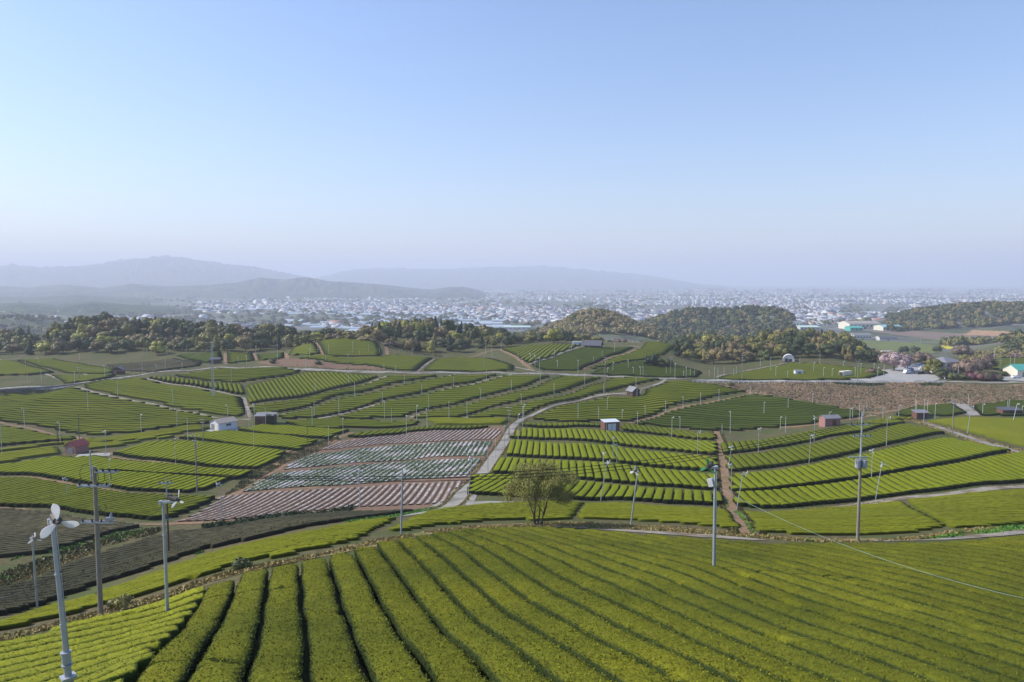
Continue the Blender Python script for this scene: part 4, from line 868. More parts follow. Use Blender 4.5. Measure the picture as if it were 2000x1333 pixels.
for (xt, yt, xb, yb, lab) in ((922, 897, 914, 970, "leaning frost fan pole at the road edge by the bare field corner"), (1186, 900, 1173, 979, "leaning frost fan pole standing right of the solitary tree"),
        (1429, 873, 1420, 928, "leaning frost fan pole on the dirt track in the upper terraces"), (1584, 849, 1580, 907, "leaning frost fan pole in the middle of the right terraces"),
        (1451, 924, 1439, 995, "leaning frost fan pole at the lower end of the dirt track"), (1723, 903, 1710, 976, "leaning frost fan pole right of the transformer pole"), (1897, 793, 1889, 850, "leaning frost fan pole beside the curving grey road"), (1987, 789, 1978, 825, "leaning frost fan pole by the open shed at right")):
    stand(xb, yt, yb, "white", lab, xtop=xt)
for (x, yt, yb, lab) in ((155, 717, 742, "dark utility pole in the far left plots"), (1181, 690, 770, "tall concrete utility pole left of the wooden gabled hut"), (994, 796, 857, "concrete utility pole at the bend of the climbing road"), (1310, 697, 733, "utility pole among the far centre plots"),
        (1449, 693, 745, "concrete utility pole by the road above the bank"), (1675, 706, 744, "concrete utility pole right of the cream container"), (1860, 780, 850, "concrete utility pole beside the curving grey road"), (1239, 652, 684, "far utility pole beneath the brown hill"), (1136, 650, 676, "far utility pole by the small white container"), (1953, 700, 730, "utility pole behind the purple shrubs"),
        (385, 850, 963, "slender utility pole in the slanted plots behind the near poles"), (397, 819, 870, "utility pole left of the white shed"), (558, 660, 690, "utility pole left of the rounded hill"), (680, 690, 720, "dark utility pole below the rounded hill"), (945, 688, 722, "utility pole above the long road in the centre")):
    stand(x, yt, yb, "conc", lab, group="utility poles", yaw=random.uniform(-.4, .4))
for (x, yt, yb, lab) in ((114, 827, 893, "dark pole just left of the red shed"), (155, 808, 862, "dark pole behind the red shed"), (601, 832, 886, "brown wooden pole at the left end of the bare field")):
    stand(x, yt, yb, "dark", lab)

# near fans, one by one
def near_fan(px, yb, yt, D, xtop, kind, label, yaw, r=.09, slim=False, ph=0.0):
    p = at(px, yb); D = p.y; H = zpix(yt, D) - p.z; xt_ = (xtop - 1000) / F * (D * math.cos(PITCH) - (zpix(yt, D) - CAMZ) * math.sin(PITCH))
    o = fan_pole(H, kind, r, slim=slim, detail=2, ph=ph, arm=.35); o.location = p
    tx = math.atan((xt_ - p.x) / H); o.rotation_euler = (Matrix.Rotation(tx, 3, 'Y') @ Matrix.Rotation(yaw, 3, 'Z')).to_euler()
    tag(o, label, "frost fan", "frost fan poles of the tea fields"); return o, p, H
def Dof(px, py): return at(px, py).y
f1, p1, H1 = near_fan(141, 1395, 1004, 0, 100, "white", "biggest frost fan with broad white blades at the lower left corner", .75, .08, ph=-.15)
zc = zpix(1322, p1.y) - p1.z; cb = MB(); cb.box((0, 0, zc), (.46, .46, .07)); cb.tube([(0, 0, zc), (0, 0, zc + .4)], .12, 12); cb.tube([(0, 0, zc + .4), (0, 0, zc + .45)], .18, 12); cb.tube([(0, 0, zc + .5), (0, 0, zc + .85)], .15, 12); cb.tube([(0, 0, zc + .85), (0, 0, zc + .9)], .18, 12); cb.tube([(0, 0, -.3), (0, 0, zc)], .16, 10); cb.build("base_collar", P_GREY, f1)
f2, p2, H2 = near_fan(328, 1217, 972, Dof(328, 1216), 318, "white", "tall frost fan with narrow white blades left of the big foreground plot", 1.35, .085, slim=True)
near_fan(73, 1188, 1046, Dof(73, 1188), 62, "white", "small frost fan at the left edge of the dark pruned plot", .8, .07, slim=True)
near_fan(783, 1047, 921, Dof(783, 1046), 786, "white", "frost fan pole at the end of the furrow gap in the lime plots", .3, .07)
near_fan(1232, 1025, 917, Dof(1232, 1026), 1246, "white", "frost fan standing on the grass path right of the solitary tree", -.6, .075)
f3, p3, H3 = near_fan(1394, 1131, 905, Dof(1394, 1131), 1397, "green", "tallest frost fan with green blades standing in the foreground tea rows", -.75, .085, slim=True)
pb = MB(); pb.box((-.25, -.05, H3 - 1.25), (.34, .22, .5), 0, 0, 0, -.3); pb.build("control_box", P_PALE, f3)

# near utility poles
def big_pole(px, yb, yt, D, lab, mat, r0, r1, arms, mast=0.0, cans=0, yaw=0.0, upper=None):
    p = at(px, yb); D = p.y; H = zpix(yt, D) - p.z; root = empty("utility_pole", p); root.rotation_euler = (0, 0, yaw)
    mb = MB()
    if upper: mb.tube([(0, 0, -.6), (0, 0, H * upper)], [r0, r1], 14); mb.build("pole", mat, root); m2 = MB(); m2.tube([(0, 0, H * upper - .3), (0, 0, H)], [r1 * .8, r1 * .55], 10); m2.build("pole", P_STEEL, root)
    else: mb.tube([(0, 0, -.6), (0, 0, H - mast)], [r0, r1], 14); mb.build("pole", mat, root)
    if mast: m2 = MB(); m2.tube([(-.22, 0, H - mast - .9), (-.22, 0, H)], .045, 8); m2.box((-.1, 0, H - mast - .1), (.35, .14, .1)); m2.box((-.1, 0, H - mast - .6), (.35, .14, .1)); m2.build("mast", P_STEEL, root)
    for (zz, x0, x1) in arms:
        a = MB(); a.box(((x0 + x1) / 2, -.18, H - zz), (x1 - x0, .1, .1)); a.box(((x0 + x1) / 2, .18, H - zz), (x1 - x0, .05, .05)); ar = a.build("crossarm", P_STEEL, root)
        for k in range(4):
            x = x0 + .12 + (x1 - x0 - .24) * k / 3
            i_ = MB(); i_.tube([(x, -.18, H - zz + .05), (x, -.18, H - zz + .1), (x, -.18, H - zz + .16), (x, -.18, H - zz + .24)], [.035, .075, .05, .03], 8); i_.build("insulator", P_WHITE if zz > .5 and cans else P_BLK, ar)
    for k in range(cans):
        x = -.42 + .84 * k; c_ = MB(); c_.tube([(x, 0, H - 3.05), (x, 0, H - 2.95), (x, 0, H - 2.25), (x, 0, H - 2.15)], [.22, .27, .27, .2], 14); c_.tube([(x - .1, 0, H - 2.15), (x - .1, 0, H - 1.95)], .04, 6); c_.tube([(x + .1, 0, H - 2.15), (x + .1, 0, H - 1.95)], .04, 6)
        c_.build("transformer", P_GREY, root, smooth=False)
    tag(root, lab, "utility pole", "utility poles"); return root, p, H
uA, pA, HA = big_pole(197, 1200, 880, Dof(197, 1200), "thick concrete utility pole with crossarms between the two near fans", P_CONC, .165, .12, [(1.35, .1, 1.55), (2.25, -1.0, .95), (4.6, -.9, 1.1)], mast=1.05)
lp = MB()
pts = []
for k in range(13): a = k / 12 * math.pi * 1.1 + 1.2; pts.append((-.45 + .42 * math.cos(a), -.1, HA - 1.5 + .62 * math.sin(a)))
lp.tube(pts, .018, 5); lp.build('cable_loop', P_BLK, uA); lp = MB(); lp.tube([(.6 + .22 * math.cos(k / 10 * 6.283), -.3, HA - 3.6 + .22 * math.sin(k / 10 * 6.283)) for k in range(11)], .02, 5)
lp.build('cable_loop', P_BLK, uA)
for k in range(3): lp = MB(); lp.tube([(.3 + k * .4, -.2, HA - 1.2), (.38 + k * .4, -.25, HA - 1.75), (.2 + k * .3, -.2, HA - 2.2)], .02, 5); lp.build('jumper_cable', P_BLK, uA)
eq = MB(); eq.box((.95, -.2, HA - 4.35), (.45, .25, .22)); eq.tube([(1.0, -.2, HA - 4.25), (1.05, -.2, HA - 3.95)], [.1, .06], 8); eq.build("switch_box", P_GREY, uA)
uB, pB, HB = big_pole(330, 1085, 934, Dof(330, 1084), "slim dark utility pole behind the tall narrow bladed fan", P_WOOD, .11, .09, [(.55, -.75, .75), (4.6, -.3, .3)], upper=.75)
uC, pC, HC = big_pole(1675, 1057, 805, Dof(1675, 1056), "tall utility pole with two grey transformer cans at the right", P_CONC, .17, .13, [(1.25, -1.25, .75), (2.4, -.9, .9)], cans=0, upper=.58)
for k in (-1, 1):
    c_ = MB(); x = .33 * k; z = HC - 5.6; c_.tube([(x, -.15, z), (x, -.15, z + .06), (x, -.15, z + .8), (x, -.15, z + .88)], [.22, .27, .27, .18], 14); c_.tube([(x - .1, -.15, z + .88), (x - .1, -.15, z + 1.1)], .04, 6); c_.tube([(x + .1, -.15, z + .88), (x + .1, -.15, z + 1.1)], .04, 6)
    c_.build("transformer", P_GREY, uC)
a = MB(); a.box((-.3, -.2, HC - 4.5), (2.0, .1, .1)); a.build("crossarm", P_STEEL, uC)
def wire(name, a, b_, sag, r, mat, lab, n=40, cat="cable", group=None):
    a, b_ = Vector(a), Vector(b_); pts = []
    for k in range(n + 1):
        t_ = k / n; p = a.lerp(b_, t_); p.z -= sag * 4 * t_ * (1 - t_); pts.append(p - a)
    mb = MB(); mb.tube(pts, r, 5); o = mb.build(name, mat, loc=a); tag(o, lab, cat, group); return o
for k, (ox, lab) in enumerate(((.4, "lowest power cable between the near concrete pole and the transformer pole"), (.9, "middle power cable between the near concrete pole and the transformer pole"), (1.4, "upper power cable between the near concrete pole and the transformer pole"))):
    wire("power_cable", (pA.x + ox, pA.y - .2, pA.z + HA - 1.15), (pC.x - 1.1 + k * .55, pC.y - .2, pC.z + HC - 1.05 + .0), 2.3 + .22 * k, .026, P_BLK, lab, group="power cables")
p1860 = at(1860, 850); z1860 = zpix(781, p1860.y)
for k in range(3): wire("power_cable", (pC.x - .9 + k * .7, pC.y, pC.z + HC - 1.05), (p1860.x - .7 + k * .7, p1860.y, z1860 - .1), 2.2, .014, P_BLK, "%s cable from the transformer pole to the pole beside the curving road" % ("left", "middle", "right")[k], group="power cables")
wire("power_cable", (pA.x - .9, pA.y - .2, pA.z + HA - 2.1), (pB.x - .6, pB.y, pB.z + HB - .4), 1.0, .012, P_BLK, "thin cable from the thick near pole to the slim dark pole", group="power cables")
wire("power_cable", (pA.x + .9, pA.y - .2, pA.z + HA - 4.4), (p2.x, p2.y, p2.z + H2 - .4), .7, .012, P_BLK, "thin cable from the thick near pole to the narrow bladed fan", group="power cables")
wire("power_cable", (p1.x - .1, p1.y, p1.z + H1 - 2.0), (p1.x - 9, p1.y + 6, p1.z + H1 - 5.2), .7, .018, P_BLK, "black cable leaving the biggest fan towards the left edge", group="power cables")
wire("pale_cord", (p3.x + .1, p3.y, p3.z + H3 - 1.5), (26.5, 33.0, zpix(1195, 33.0)), .9, .010, paint("pale_green_cord", (.36, .50, .42), .5), "pale green cord sagging from the green bladed fan across the foreground rows", n=60, cat="cord")
# lattice tower
tw = at(410, 842); tw = atD(411, 300); HT = zpix(668, 300) - tw.z
root = empty("lattice_tower", tw); mb = MB(); W0, W1 = .55, .25
for sx in (-1, 1):
    for sy in (-1, 1): mb.tube([(sx * W0, sy * W0, -.5), (sx * W1, sy * W1, HT)], .045, 5)
nseg = 22
for k in range(nseg):
    z0, z1 = HT * k / nseg, HT * (k + 1) / nseg; w0 = W0 + (W1 - W0) * k / nseg; w1 = W0 + (W1 - W0) * (k + 1) / nseg
    for (a0, b0), (a1, b1) in (((-1, -1), (1, -1)), ((1, -1), (1, 1)), ((1, 1), (-1, 1)), ((-1, 1), (-1, -1))):
        mb.tube([(a0 * w0, b0 * w0, z0), (a1 * w1, b1 * w1, z1)], .025, 4); mb.tube([(a0 * w0, b0 * w0, z0), (a1 * w0, b1 * w0, z0)], .025, 4)
mb.build("lattice", P_STEEL, root); a = MB(); a.box((0, 0, HT - 3), (1.6, .1, .1)); a.box((0, 0, HT - 5), (1.3, .1, .1)); a.tube([(0, 0, HT), (0, 0, HT + 3)], .04, 5); a.build("crossarm", P_STEEL, root)
tag(root, "slim steel lattice tower rising above the white shed", "tower")
a = wire("tower_cable", (tw.x, tw.y, tw.z + HT - 3), (atD(155, 330).x, 330, zpix(719, 330)), 4, .03, P_GREY, "thin cable running left from the lattice tower", group="power cables")
# grass verges that soften the road edges
def verge(name, pts, half, dens, size, mat, seed, label, hk=.8):
    rs = np.random.RandomState(seed); P = unproj([p[0] for p in pts], [p[1] for p in pts])[:, :2]; d = np.concatenate([[0], np.cumsum(np.hypot(*np.diff(P, axis=0).T))]); K = int(d[-1] * dens)
    s = rs.rand(K) * d[-1]; X = np.interp(s, d, P[:, 0]); Y = np.interp(s, d, P[:, 1]); i = np.clip(np.searchsorted(d, s) - 1, 0, len(P) - 2); t = (P[i + 1] - P[i]) / np.maximum(d[i + 1] - d[i], 1e-6)[:, None]
    o = rs.choice([-1, 1], K) * (half + np.abs(rs.randn(K)) * .4); x = X - t[:, 1] * o; y = Y + t[:, 0] * o; a = rs.rand(K) * 6.283; s_ = size * (.5 + rs.rand(K)); h = s_ * hk * (.5 + rs.rand(K)); z = hgt(x, y)
    dx, dy = np.cos(a) * s_ * .5, np.sin(a) * s_ * .5
    Q = np.stack([np.stack([x - dx, y - dy, z], 1), np.stack([x + dx, y + dy, z], 1), np.stack([x + dx * .7, y + dy * .7, z + h], 1), np.stack([x - dx * .8, y - dy * .8, z + h * .8], 1)], 1).reshape(-1, 3)
    o_ = bpy.data.objects.new(name, mesh_np(name, Q, np.arange(len(Q)).reshape(-1, 4), [mat])); put(o_); tag(o_, label, kind='stuff')
verge("verge_grass", [(868, 995), (905, 962), (935, 935), (960, 900), (985, 865), (1000, 835), (1020, 818), (1060, 801), (1120, 785), (1170, 773), (1228, 767)], 1.5, 60, .22, M_DRY, 31, "dry grass along the climbing farm road")
verge("verge_grass", [(-20, 762), (150, 751), (300, 728), (430, 717.5), (620, 723), (900, 729), (1200, 736), (1400, 743), (1600, 745.5)], 2.1, 25, .22, M_BR2, 32, "olive grass along the long pale road")
verge("verge_grass", [(1400, 843), (1408, 870), (1412, 900), (1418, 945), (1424, 975), (1436, 1002), (1450, 1025), (1466, 1046)], 1.0, 60, .22, M_BR2, 33, "olive weeds along the red dirt track")
verge("verge_grass", [(1700, 812), (1760, 818), (1800, 826), (1850, 842), (1925, 867), (2020, 893)], 1.8, 60, .35, M_DRY, 34, "dry grass along the curving grey road")
# ------------------------------------------------------------------ sheds and buildings
B_RED = paint("red_tin", (.30, .055, .045), .6, 0, .15); B_PINK = paint("pink_tin", (.34, .17, .15), .7, 0, .12); B_WHITE = paint("white_tin", (.62, .66, .70), .5, 0, .06); B_BROWN = paint("rust_brown_tin", (.17, .075, .05), .75, 0, .25)
B_DWOOD = paint("dark_wood", (.10, .055, .04), .85, 0, .3); B_GREYR = paint("grey_roof", (.24, .235, .25), .6, 0, .15); B_TANR = paint("worn_tan_roof", (.38, .33, .28), .7, 0, .15); B_CREAM = paint("cream_wall", (.68, .64, .52), .6, 0, .05)
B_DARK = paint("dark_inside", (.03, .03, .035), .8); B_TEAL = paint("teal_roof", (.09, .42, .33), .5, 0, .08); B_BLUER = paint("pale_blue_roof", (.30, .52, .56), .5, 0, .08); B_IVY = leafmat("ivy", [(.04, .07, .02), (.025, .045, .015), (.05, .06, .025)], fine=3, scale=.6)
B_TILE = paint("dark_tiles", (.11, .11, .13), .6, 0, .2); B_PLAST = paint("plaster", (.58, .56, .52), .7, 0, .06); B_MINT = paint("mint_roof", (.50, .66, .58), .5, 0, .05); B_GLASS = paint("window_glass", (.06, .08, .10), .15)
def house(name, p, w, l, hw, hr, rz, wall, roof, label, cat="shed", kind="gable", doors=(), windows=(), over=.25, group=None, extra=None):
    """origin at the foot; gable ends look along +-Y (kind gable), ridge along X (kind ridge), single slope (mono), flat"""
    root = empty(name, p, rz); W2, L2 = w / 2, l / 2
    wl = MB(); zz = -1.2
    if kind == "gable":
        vs = [(x, y, z) for y in (-L2, L2) for (x, z) in ((-W2, zz), (W2, zz), (W2, hw), (0, hr), (-W2, hw))]
        wl.add(vs, [(0, 1, 2, 3, 4), (9, 8, 7, 6, 5), (0, 5, 6, 1), (1, 6, 7, 2), (4, 9, 5, 0)])
    elif kind == "ridge":
        vs = [(x, y, z) for x in (-W2, W2) for (y, z) in ((-L2, zz), (L2, zz), (L2, hw), (0, hr), (-L2, hw))]
        wl.add(vs, [(4, 3, 2, 1, 0), (5, 6, 7, 8, 9), (1, 6, 5, 0)[::-1], (1, 2, 7, 6), (0, 5, 9, 4)])
    elif kind == "mono":
        wl.add([(-W2, -L2, zz), (W2, -L2, zz), (W2, L2, zz), (-W2, L2, zz), (-W2, -L2, hw), (W2, -L2, hw), (W2, L2, hr), (-W2, L2, hr)], [(0, 1, 5, 4), (1, 2, 6, 5), (2, 3, 7, 6), (3, 0, 4, 7)])
    else: wl.add([(-W2, -L2, zz), (W2, -L2, zz), (W2, L2, zz), (-W2, L2, zz), (-W2, -L2, hw), (W2, -L2, hw), (W2, L2, hw), (-W2, L2, hw)], [(0, 1, 5, 4), (1, 2, 6, 5), (2, 3, 7, 6), (3, 0, 4, 7)])
    wl.build("wall", wall, root)
    rf = MB(); o_ = over; t_ = .12
    def slab(q):
        q = [Vector(v) for v in q]; n = (q[1] - q[0]).cross(q[2] - q[0]).normalized(); n = n if n.z > 0 else -n
        vs = [v + n * .02 for v in q] + [v + n * (t_ + .02) for v in q]; rf.add(vs, [(3, 2, 1, 0), (4, 5, 6, 7), (0, 1, 5, 4), (1, 2, 6, 5), (2, 3, 7, 6), (3, 0, 4, 7)])
    if kind == "gable":
        sl_ = (hr - hw) / W2
        for s in (-1, 1): slab([(s * (W2 + o_), -L2 - o_, hw - sl_ * o_), (s * (W2 + o_), L2 + o_, hw - sl_ * o_), (0, L2 + o_, hr), (0, -L2 - o_, hr)])
    elif kind == "ridge":
        sl_ = (hr - hw) / L2
        for s in (-1, 1): slab([(-W2 - o_, s * (L2 + o_), hw - sl_ * o_), (W2 + o_, s * (L2 + o_), hw - sl_ * o_), (W2 + o_, 0, hr), (-W2 - o_, 0, hr)])
    elif kind == "mono":
        sl_ = (hr - hw) / l; slab([(-W2 - o_, -L2 - o_, hw - sl_ * o_), (W2 + o_, -L2 - o_, hw - sl_ * o_), (W2 + o_, L2 + o_, hr + sl_ * o_), (-W2 - o_, L2 + o_, hr + sl_ * o_)])
    elif kind == "hip":
        a, b_ = W2 + o_, L2 + o_; c_ = max(0, a - b_)
        rf.add([(-a, -b_, hw), (a, -b_, hw), (a, b_, hw), (-a, b_, hw), (-c_, 0, hr), (c_, 0, hr)], [(0, 1, 5, 4), (1, 2, 5), (2, 3, 4, 5), (3, 0, 4), (3, 2, 1, 0)])
    else: rf.box((0, 0, hw + t_ / 2 + .02), (w + 2 * o_, l + 2 * o_, t_))
    rf.build("roof", roof, root)
    for (side, u, z0, dw, dh, mat) in doors:
        d_ = MB()
        if side == 'f': d_.box((u, -L2 - .03, z0 + dh / 2), (dw, .08, dh))
        elif side == 'r': d_.box((W2 + .03, u, z0 + dh / 2), (.08, dw, dh))
        else: d_.box((-W2 - .03, u, z0 + dh / 2), (.08, dw, dh))
        d_.build("door", mat, root)
    for (side, u, z0, dw, dh, mat) in windows:
        d_ = MB()
        if side == 'f': d_.box((u, -L2 - .02, z0 + dh / 2), (dw, .07, dh)); d_.box((u, -L2 - .05, z0 - .04), (dw + .2, .12, .07), 0, 1)
        elif side == 'r': d_.box((W2 + .02, u, z0 + dh / 2), (.07, dw, dh)); d_.box((W2 + .05, u, z0 - .04), (.12, dw + .2, .07), 0, 1)
        else: d_.box((-W2 - .02, u, z0 + dh / 2), (.07, dw, dh)); d_.box((-W2 - .05, u, z0 - .04), (.12, dw + .2, .07), 0, 1)
        d_.build("window", [mat, B_WHITE], root)
    tag(root, label, cat, group); return root
def m2(px_w, D): return px_w / F * D
p = at(141, 886); D = p.y
house("shed", p + Vector((.3, 1.8, 0)), m2(27, D), 4.4, 2.0, 3.3, math.radians(-18), B_PINK, B_RED, "red roofed tin shed with a wide door on the gravel yard", doors=[('f', .1, 0, 1.9, 1.7, B_GREYR)])
p = at(425, 841); D = p.y
house("shed", p + Vector((1.0, 2.8, 0)), m2(30, D), 6.8, 2.5, 3.6, math.radians(-38), B_WHITE, B_TANR, "white walled shed with a pale tan roof and side window", doors=[('f', -.9, 0, 1.8, 2.0, B_GREYR), ('f', 1.2, 0, 1.7, 2.1, B_CREAM)], windows=[('r', .3, 1.3, 1.8, .7, B_GLASS)])
p = at(517, 830)
r_ = house("shed", p + Vector((0, 1.5, 0)), 6.6, 3.4, 3.0, 3.6, .05, B_BROWN, B_GREYR, "brown shed half covered by dark ivy", kind="mono", doors=[('f', -1.8, 0, 1.6, 2.0, B_DWOOD)])
iv = MB(); rr = random.Random(3)
for k in range(500):
    c_ = (1.9 + rr.uniform(-1.3, 1.8), -1.75 - rr.random() * .35 + (0 if rr.random() < .7 else 1.4), rr.uniform(0, 3.6)); iv.box(c_, (rr.uniform(.15, .4), .05, rr.uniform(.15, .4)), rr.random() * 3, 0, rr.random() * 2)
iv.build("ivy", B_IVY, r_)
p = at(1193, 844); D = p.y
house("shed", p + Vector((0, 1.9, 0)), m2(31, D), 3.8, 3.2, 3.45, math.radians(14), B_BROWN, B_WHITE, "brown shed with bright white flat roof and pale shutters", kind="mono", over=.15, doors=[('f', -.85, 0, 1.3, 2.7, B_WHITE), ('f', .62, 0, 1.3, 2.7, B_WHITE)])
p = at(1238, 775)
house("hut", p + Vector((0, 1.5, 0)), 3.6, 4.2, 2.5, 4.0, math.radians(25), B_DWOOD, B_GREYR, "dark wooden gabled hut beside the climbing road", cat="hut", over=.5, doors=[('f', 0, 0, 1.4, 1.9, B_BROWN)])
p = at(1624, 832); D = p.y
house("shed", p + Vector((0, 1.6, 0)), m2(33, D), 3.6, 2.5, 3.3, math.radians(10), B_PINK, B_GREYR, "pink walled shed with grey sloping roof below the brown bank", kind="ridge", doors=[('f', .6, 0, 1.4, 1.9, B_BROWN)])
p = at(1801, 819)
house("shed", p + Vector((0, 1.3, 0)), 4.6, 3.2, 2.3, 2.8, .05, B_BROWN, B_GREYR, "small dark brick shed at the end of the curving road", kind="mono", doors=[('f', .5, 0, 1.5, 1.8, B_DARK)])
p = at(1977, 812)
house("shed", p + Vector((0, 1.6, 0)), 7.2, 3.4, 1.9, 2.4, .03, B_BROWN, B_TILE, "low long shed with a wide dark open front near the right edge", kind="mono", doors=[('f', 1.1, 0, 4.4, 1.5, B_DARK)])  # open front is a flat dark panel, the inside shade put into its colour
p = at(1561, 733)
house("container", p + Vector((0, .8, 0)), m2(16, p.y), 2.4, 2.0, 2.3, 0, B_WHITE, B_GREYR, "grey white container standing in the tea plot by the arched tent", cat="container", kind="mono", over=.05, doors=[('f', 0, 0, 1.6, 1.7, B_GREYR)])
p = at(1653, 736)
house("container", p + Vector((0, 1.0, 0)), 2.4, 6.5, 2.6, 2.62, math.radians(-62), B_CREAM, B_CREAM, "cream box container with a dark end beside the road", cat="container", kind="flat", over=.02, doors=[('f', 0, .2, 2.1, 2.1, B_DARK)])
p = at(1128, 675)
house("container", p, 6.0, 2.6, 2.2, 2.3, 0, B_WHITE, B_WHITE, "small white container left of the dark farmhouse", cat="container", kind="flat", over=.05, doors=[('f', 1.5, 0, 1.2, 1.7, B_GREYR)])
p = at(1160, 682)
house("farmhouse", p + Vector((0, 3, 0)), 9.5, 6, 2.6, 5.0, math.radians(-20), B_DWOOD, B_TILE, "dark farmhouse with a tiled roof on the far tea plots", cat="farmhouse", kind="ridge", over=.8, doors=[('f', 1, 0, 1.6, 1.9, B_DARK)], windows=[('f', -2, 1, 1.8, 1, B_GLASS)])
p = at(232, 731)
house("hut", p, 4.6, 4.0, 2.3, 3.6, .2, B_DWOOD, B_TILE, "small dark hut beside the road in the far left plots", cat="hut", doors=[('f', -1, 0, 1.2, 1.7, B_PINK)])
p = at(418, 711)
house("hut", p + Vector((0, 2, 0)), 5.2, 3.6, 2.3, 3.0, .1, B_DWOOD, B_TILE, "dark low hut at the foot of the lattice tower", cat="hut", kind="ridge", doors=[('f', -1, 0, 1.2, 1.7, B_DARK)])
# white arched tent
p = at(1540, 706); root = empty("arched_tent", p, math.radians(-20)); mb = MB(); R_, Lt = 3.2, 7.0; n = 12
vs = []; 
for y in (-Lt / 2, Lt / 2):
    for k in range(n + 1): a = math.pi * k / n; vs.append((R_ * math.cos(a) * 1.0, y, 3.9 * math.sin(a) ** .8 if math.sin(a) > 0 else 0))
mb.add(vs, [(k, k + 1, n + 2 + k, n + 1 + k) for k in range(n)] + [tuple(n + 1 + k for k in range(n + 1))]); mb.build("canopy", P_WHITE, root, smooth=False)
fr = MB(); fr.tube([(R_ * math.cos(math.pi * k / n) * 1.01, -Lt / 2 - .02, 3.92 * math.sin(math.pi * k / n) ** .8 if 0 < k < n else 0) for k in range(n + 1)], .09, 6); fr.build("frame", P_STEEL, root)
inn = MB(); inn.add([(R_ * .98 * math.cos(math.pi * k / n), -Lt / 2 + .9, 3.8 * math.sin(math.pi * k / n) ** .8 if 0 < k < n else 0) for k in range(n + 1)], [tuple(range(n + 1))]); inn.build("added_white_panel", P_WHITE, root)  # white panel added near the mouth so the shaded inside reads white
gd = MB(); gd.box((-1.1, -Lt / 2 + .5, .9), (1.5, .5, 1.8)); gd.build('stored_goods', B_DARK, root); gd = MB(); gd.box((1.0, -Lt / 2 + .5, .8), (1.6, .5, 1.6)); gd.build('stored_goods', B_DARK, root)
tag(root, "white arched tent on the tea plot in front of the right woodland", "tent")
# retaining wall under the long road, left
pts = [(-30, 762.5), (40, 758), (100, 754.5), (176, 746.5)]
P_ = np.array([at(*q)[:] for q in pts]); wl = MB()
for i in range(len(P_) - 1):
    a, b_ = P_[i], P_[i + 1]; h0, h1 = (5, 4.6, 4, 1.6)[i], (5, 4.6, 4, 1.6)[i + 1]
    a = a - np.array([0, 2.6, 0]); b_ = b_ - np.array([0, 2.6, 0])
    wl.add([(a[0], a[1], a[2] - h0), (b_[0], b_[1], b_[2] - h1), (b_[0], b_[1], b_[2] + .1), (a[0], a[1], a[2] + .1), (a[0], a[1] + .4, a[2] - h0), (b_[0], b_[1] + .4, b_[2] - h1), (b_[0], b_[1] + .4, b_[2] + .1), (a[0], a[1] + .4, a[2] + .1)], [(0, 1, 2, 3), (7, 6, 5, 4), (3, 2, 6, 7), (0, 3, 7, 4), (1, 5, 6, 2)])
o = wl.build("retaining_wall", paint("old_concrete", (.16, .15, .14), .9, 0, .2, .6)); tag(o, "long dark retaining wall under the road at the left edge", "retaining wall")
# white guard rail along the road above the bank
gp = [at(x, 747) for x in np.linspace(1350, 1842, 100)]
root = empty("guard_rail", gp[0]); z0 = gp[0]
rail = MB(); rail.tube([g_ - z0 + Vector((0, -2.3, 1.0)) for g_ in gp], .09, 4); rail.tube([g_ - z0 + Vector((0, -2.3, .55)) for g_ in gp], .07, 4); rail.build("rail", P_WHITE, root)
acc = 0
for k in range(0, 100, 2):
    g_ = gp[k] - z0 + Vector((0, -2.3, 0)); m_ = MB(); m_.box((g_.x, g_.y, g_.z + .5), (.2, .12, 1.2)); m_.build("post", P_WHITE, root)
tag(root, "white guard rail along the road above the brown bank", "guard rail")
# pump house, green roofed hall
p = atD(1848, at(1848, 733).y + 8)
house("house", p, 11.5, 9.5, 6.2, 8.6, math.radians(28), B_PLAST, B_GREYR, "two storey grey house with hipped roof behind the cherry trees", cat="house", kind="hip", over=.8,
      doors=[('f', 3, 0, 1.4, 2, B_DARK)], windows=[('f', u, z, 1.5, 1.1, B_GLASS) for u in (-3.6, -.9, 1.8) for z in (1.2, 4.0)] + [('l', u, z, 1.4, 1.1, B_GLASS) for u in (-2.5, 1.5) for z in (1.2, 4.0)])
p = at(1998, 737)
house("hall", p + Vector((2, 5, 0)), 12, 9, 3.6, 6.0, math.radians(10), B_CREAM, B_TEAL, "cream hall with a green roof at the right edge", cat="hall", kind="ridge", over=.5, doors=[('f', -2, 0, 2, 2.4, B_GREYR)], windows=[('f', 2, 1.2, 1.6, 1, B_GLASS)])
# valley factories and houses
def onD(px, py): q = at(px, py); return q
def vb(px, py, wpx, hpx, l, kind, wall, roof, lab, cat="factory", rz=0.0, hrk=1.25, nw=6):
    q = onD(px, py); D = q.y; w = m2(wpx, D); h = max(3.0, m2(hpx, D)); 
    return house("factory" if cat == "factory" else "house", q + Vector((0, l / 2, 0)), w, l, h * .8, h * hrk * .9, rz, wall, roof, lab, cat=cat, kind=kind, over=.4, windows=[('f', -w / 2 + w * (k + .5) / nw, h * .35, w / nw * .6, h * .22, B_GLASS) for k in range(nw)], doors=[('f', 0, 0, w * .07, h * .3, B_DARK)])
vb(1690, 643, 62, 13, 40, "ridge", B_CREAM, B_TANR, "big cream factory hall in the right valley", nw=8)
vb(1673, 647, 24, 8, 20, "ridge", B_TEAL, B_TEAL, "bright teal factory hall in front of the cream factory", nw=3)
vb(1744, 646, 38, 9, 30, "ridge", B_CREAM, B_BLUER, "cream factory with a pale blue roof in the right valley", nw=7)
vb(1685, 664, 34, 11, 14, "ridge", B_PLAST, B_GREYR, "white two storey houses below the teal factory hall", "house", nw=6)
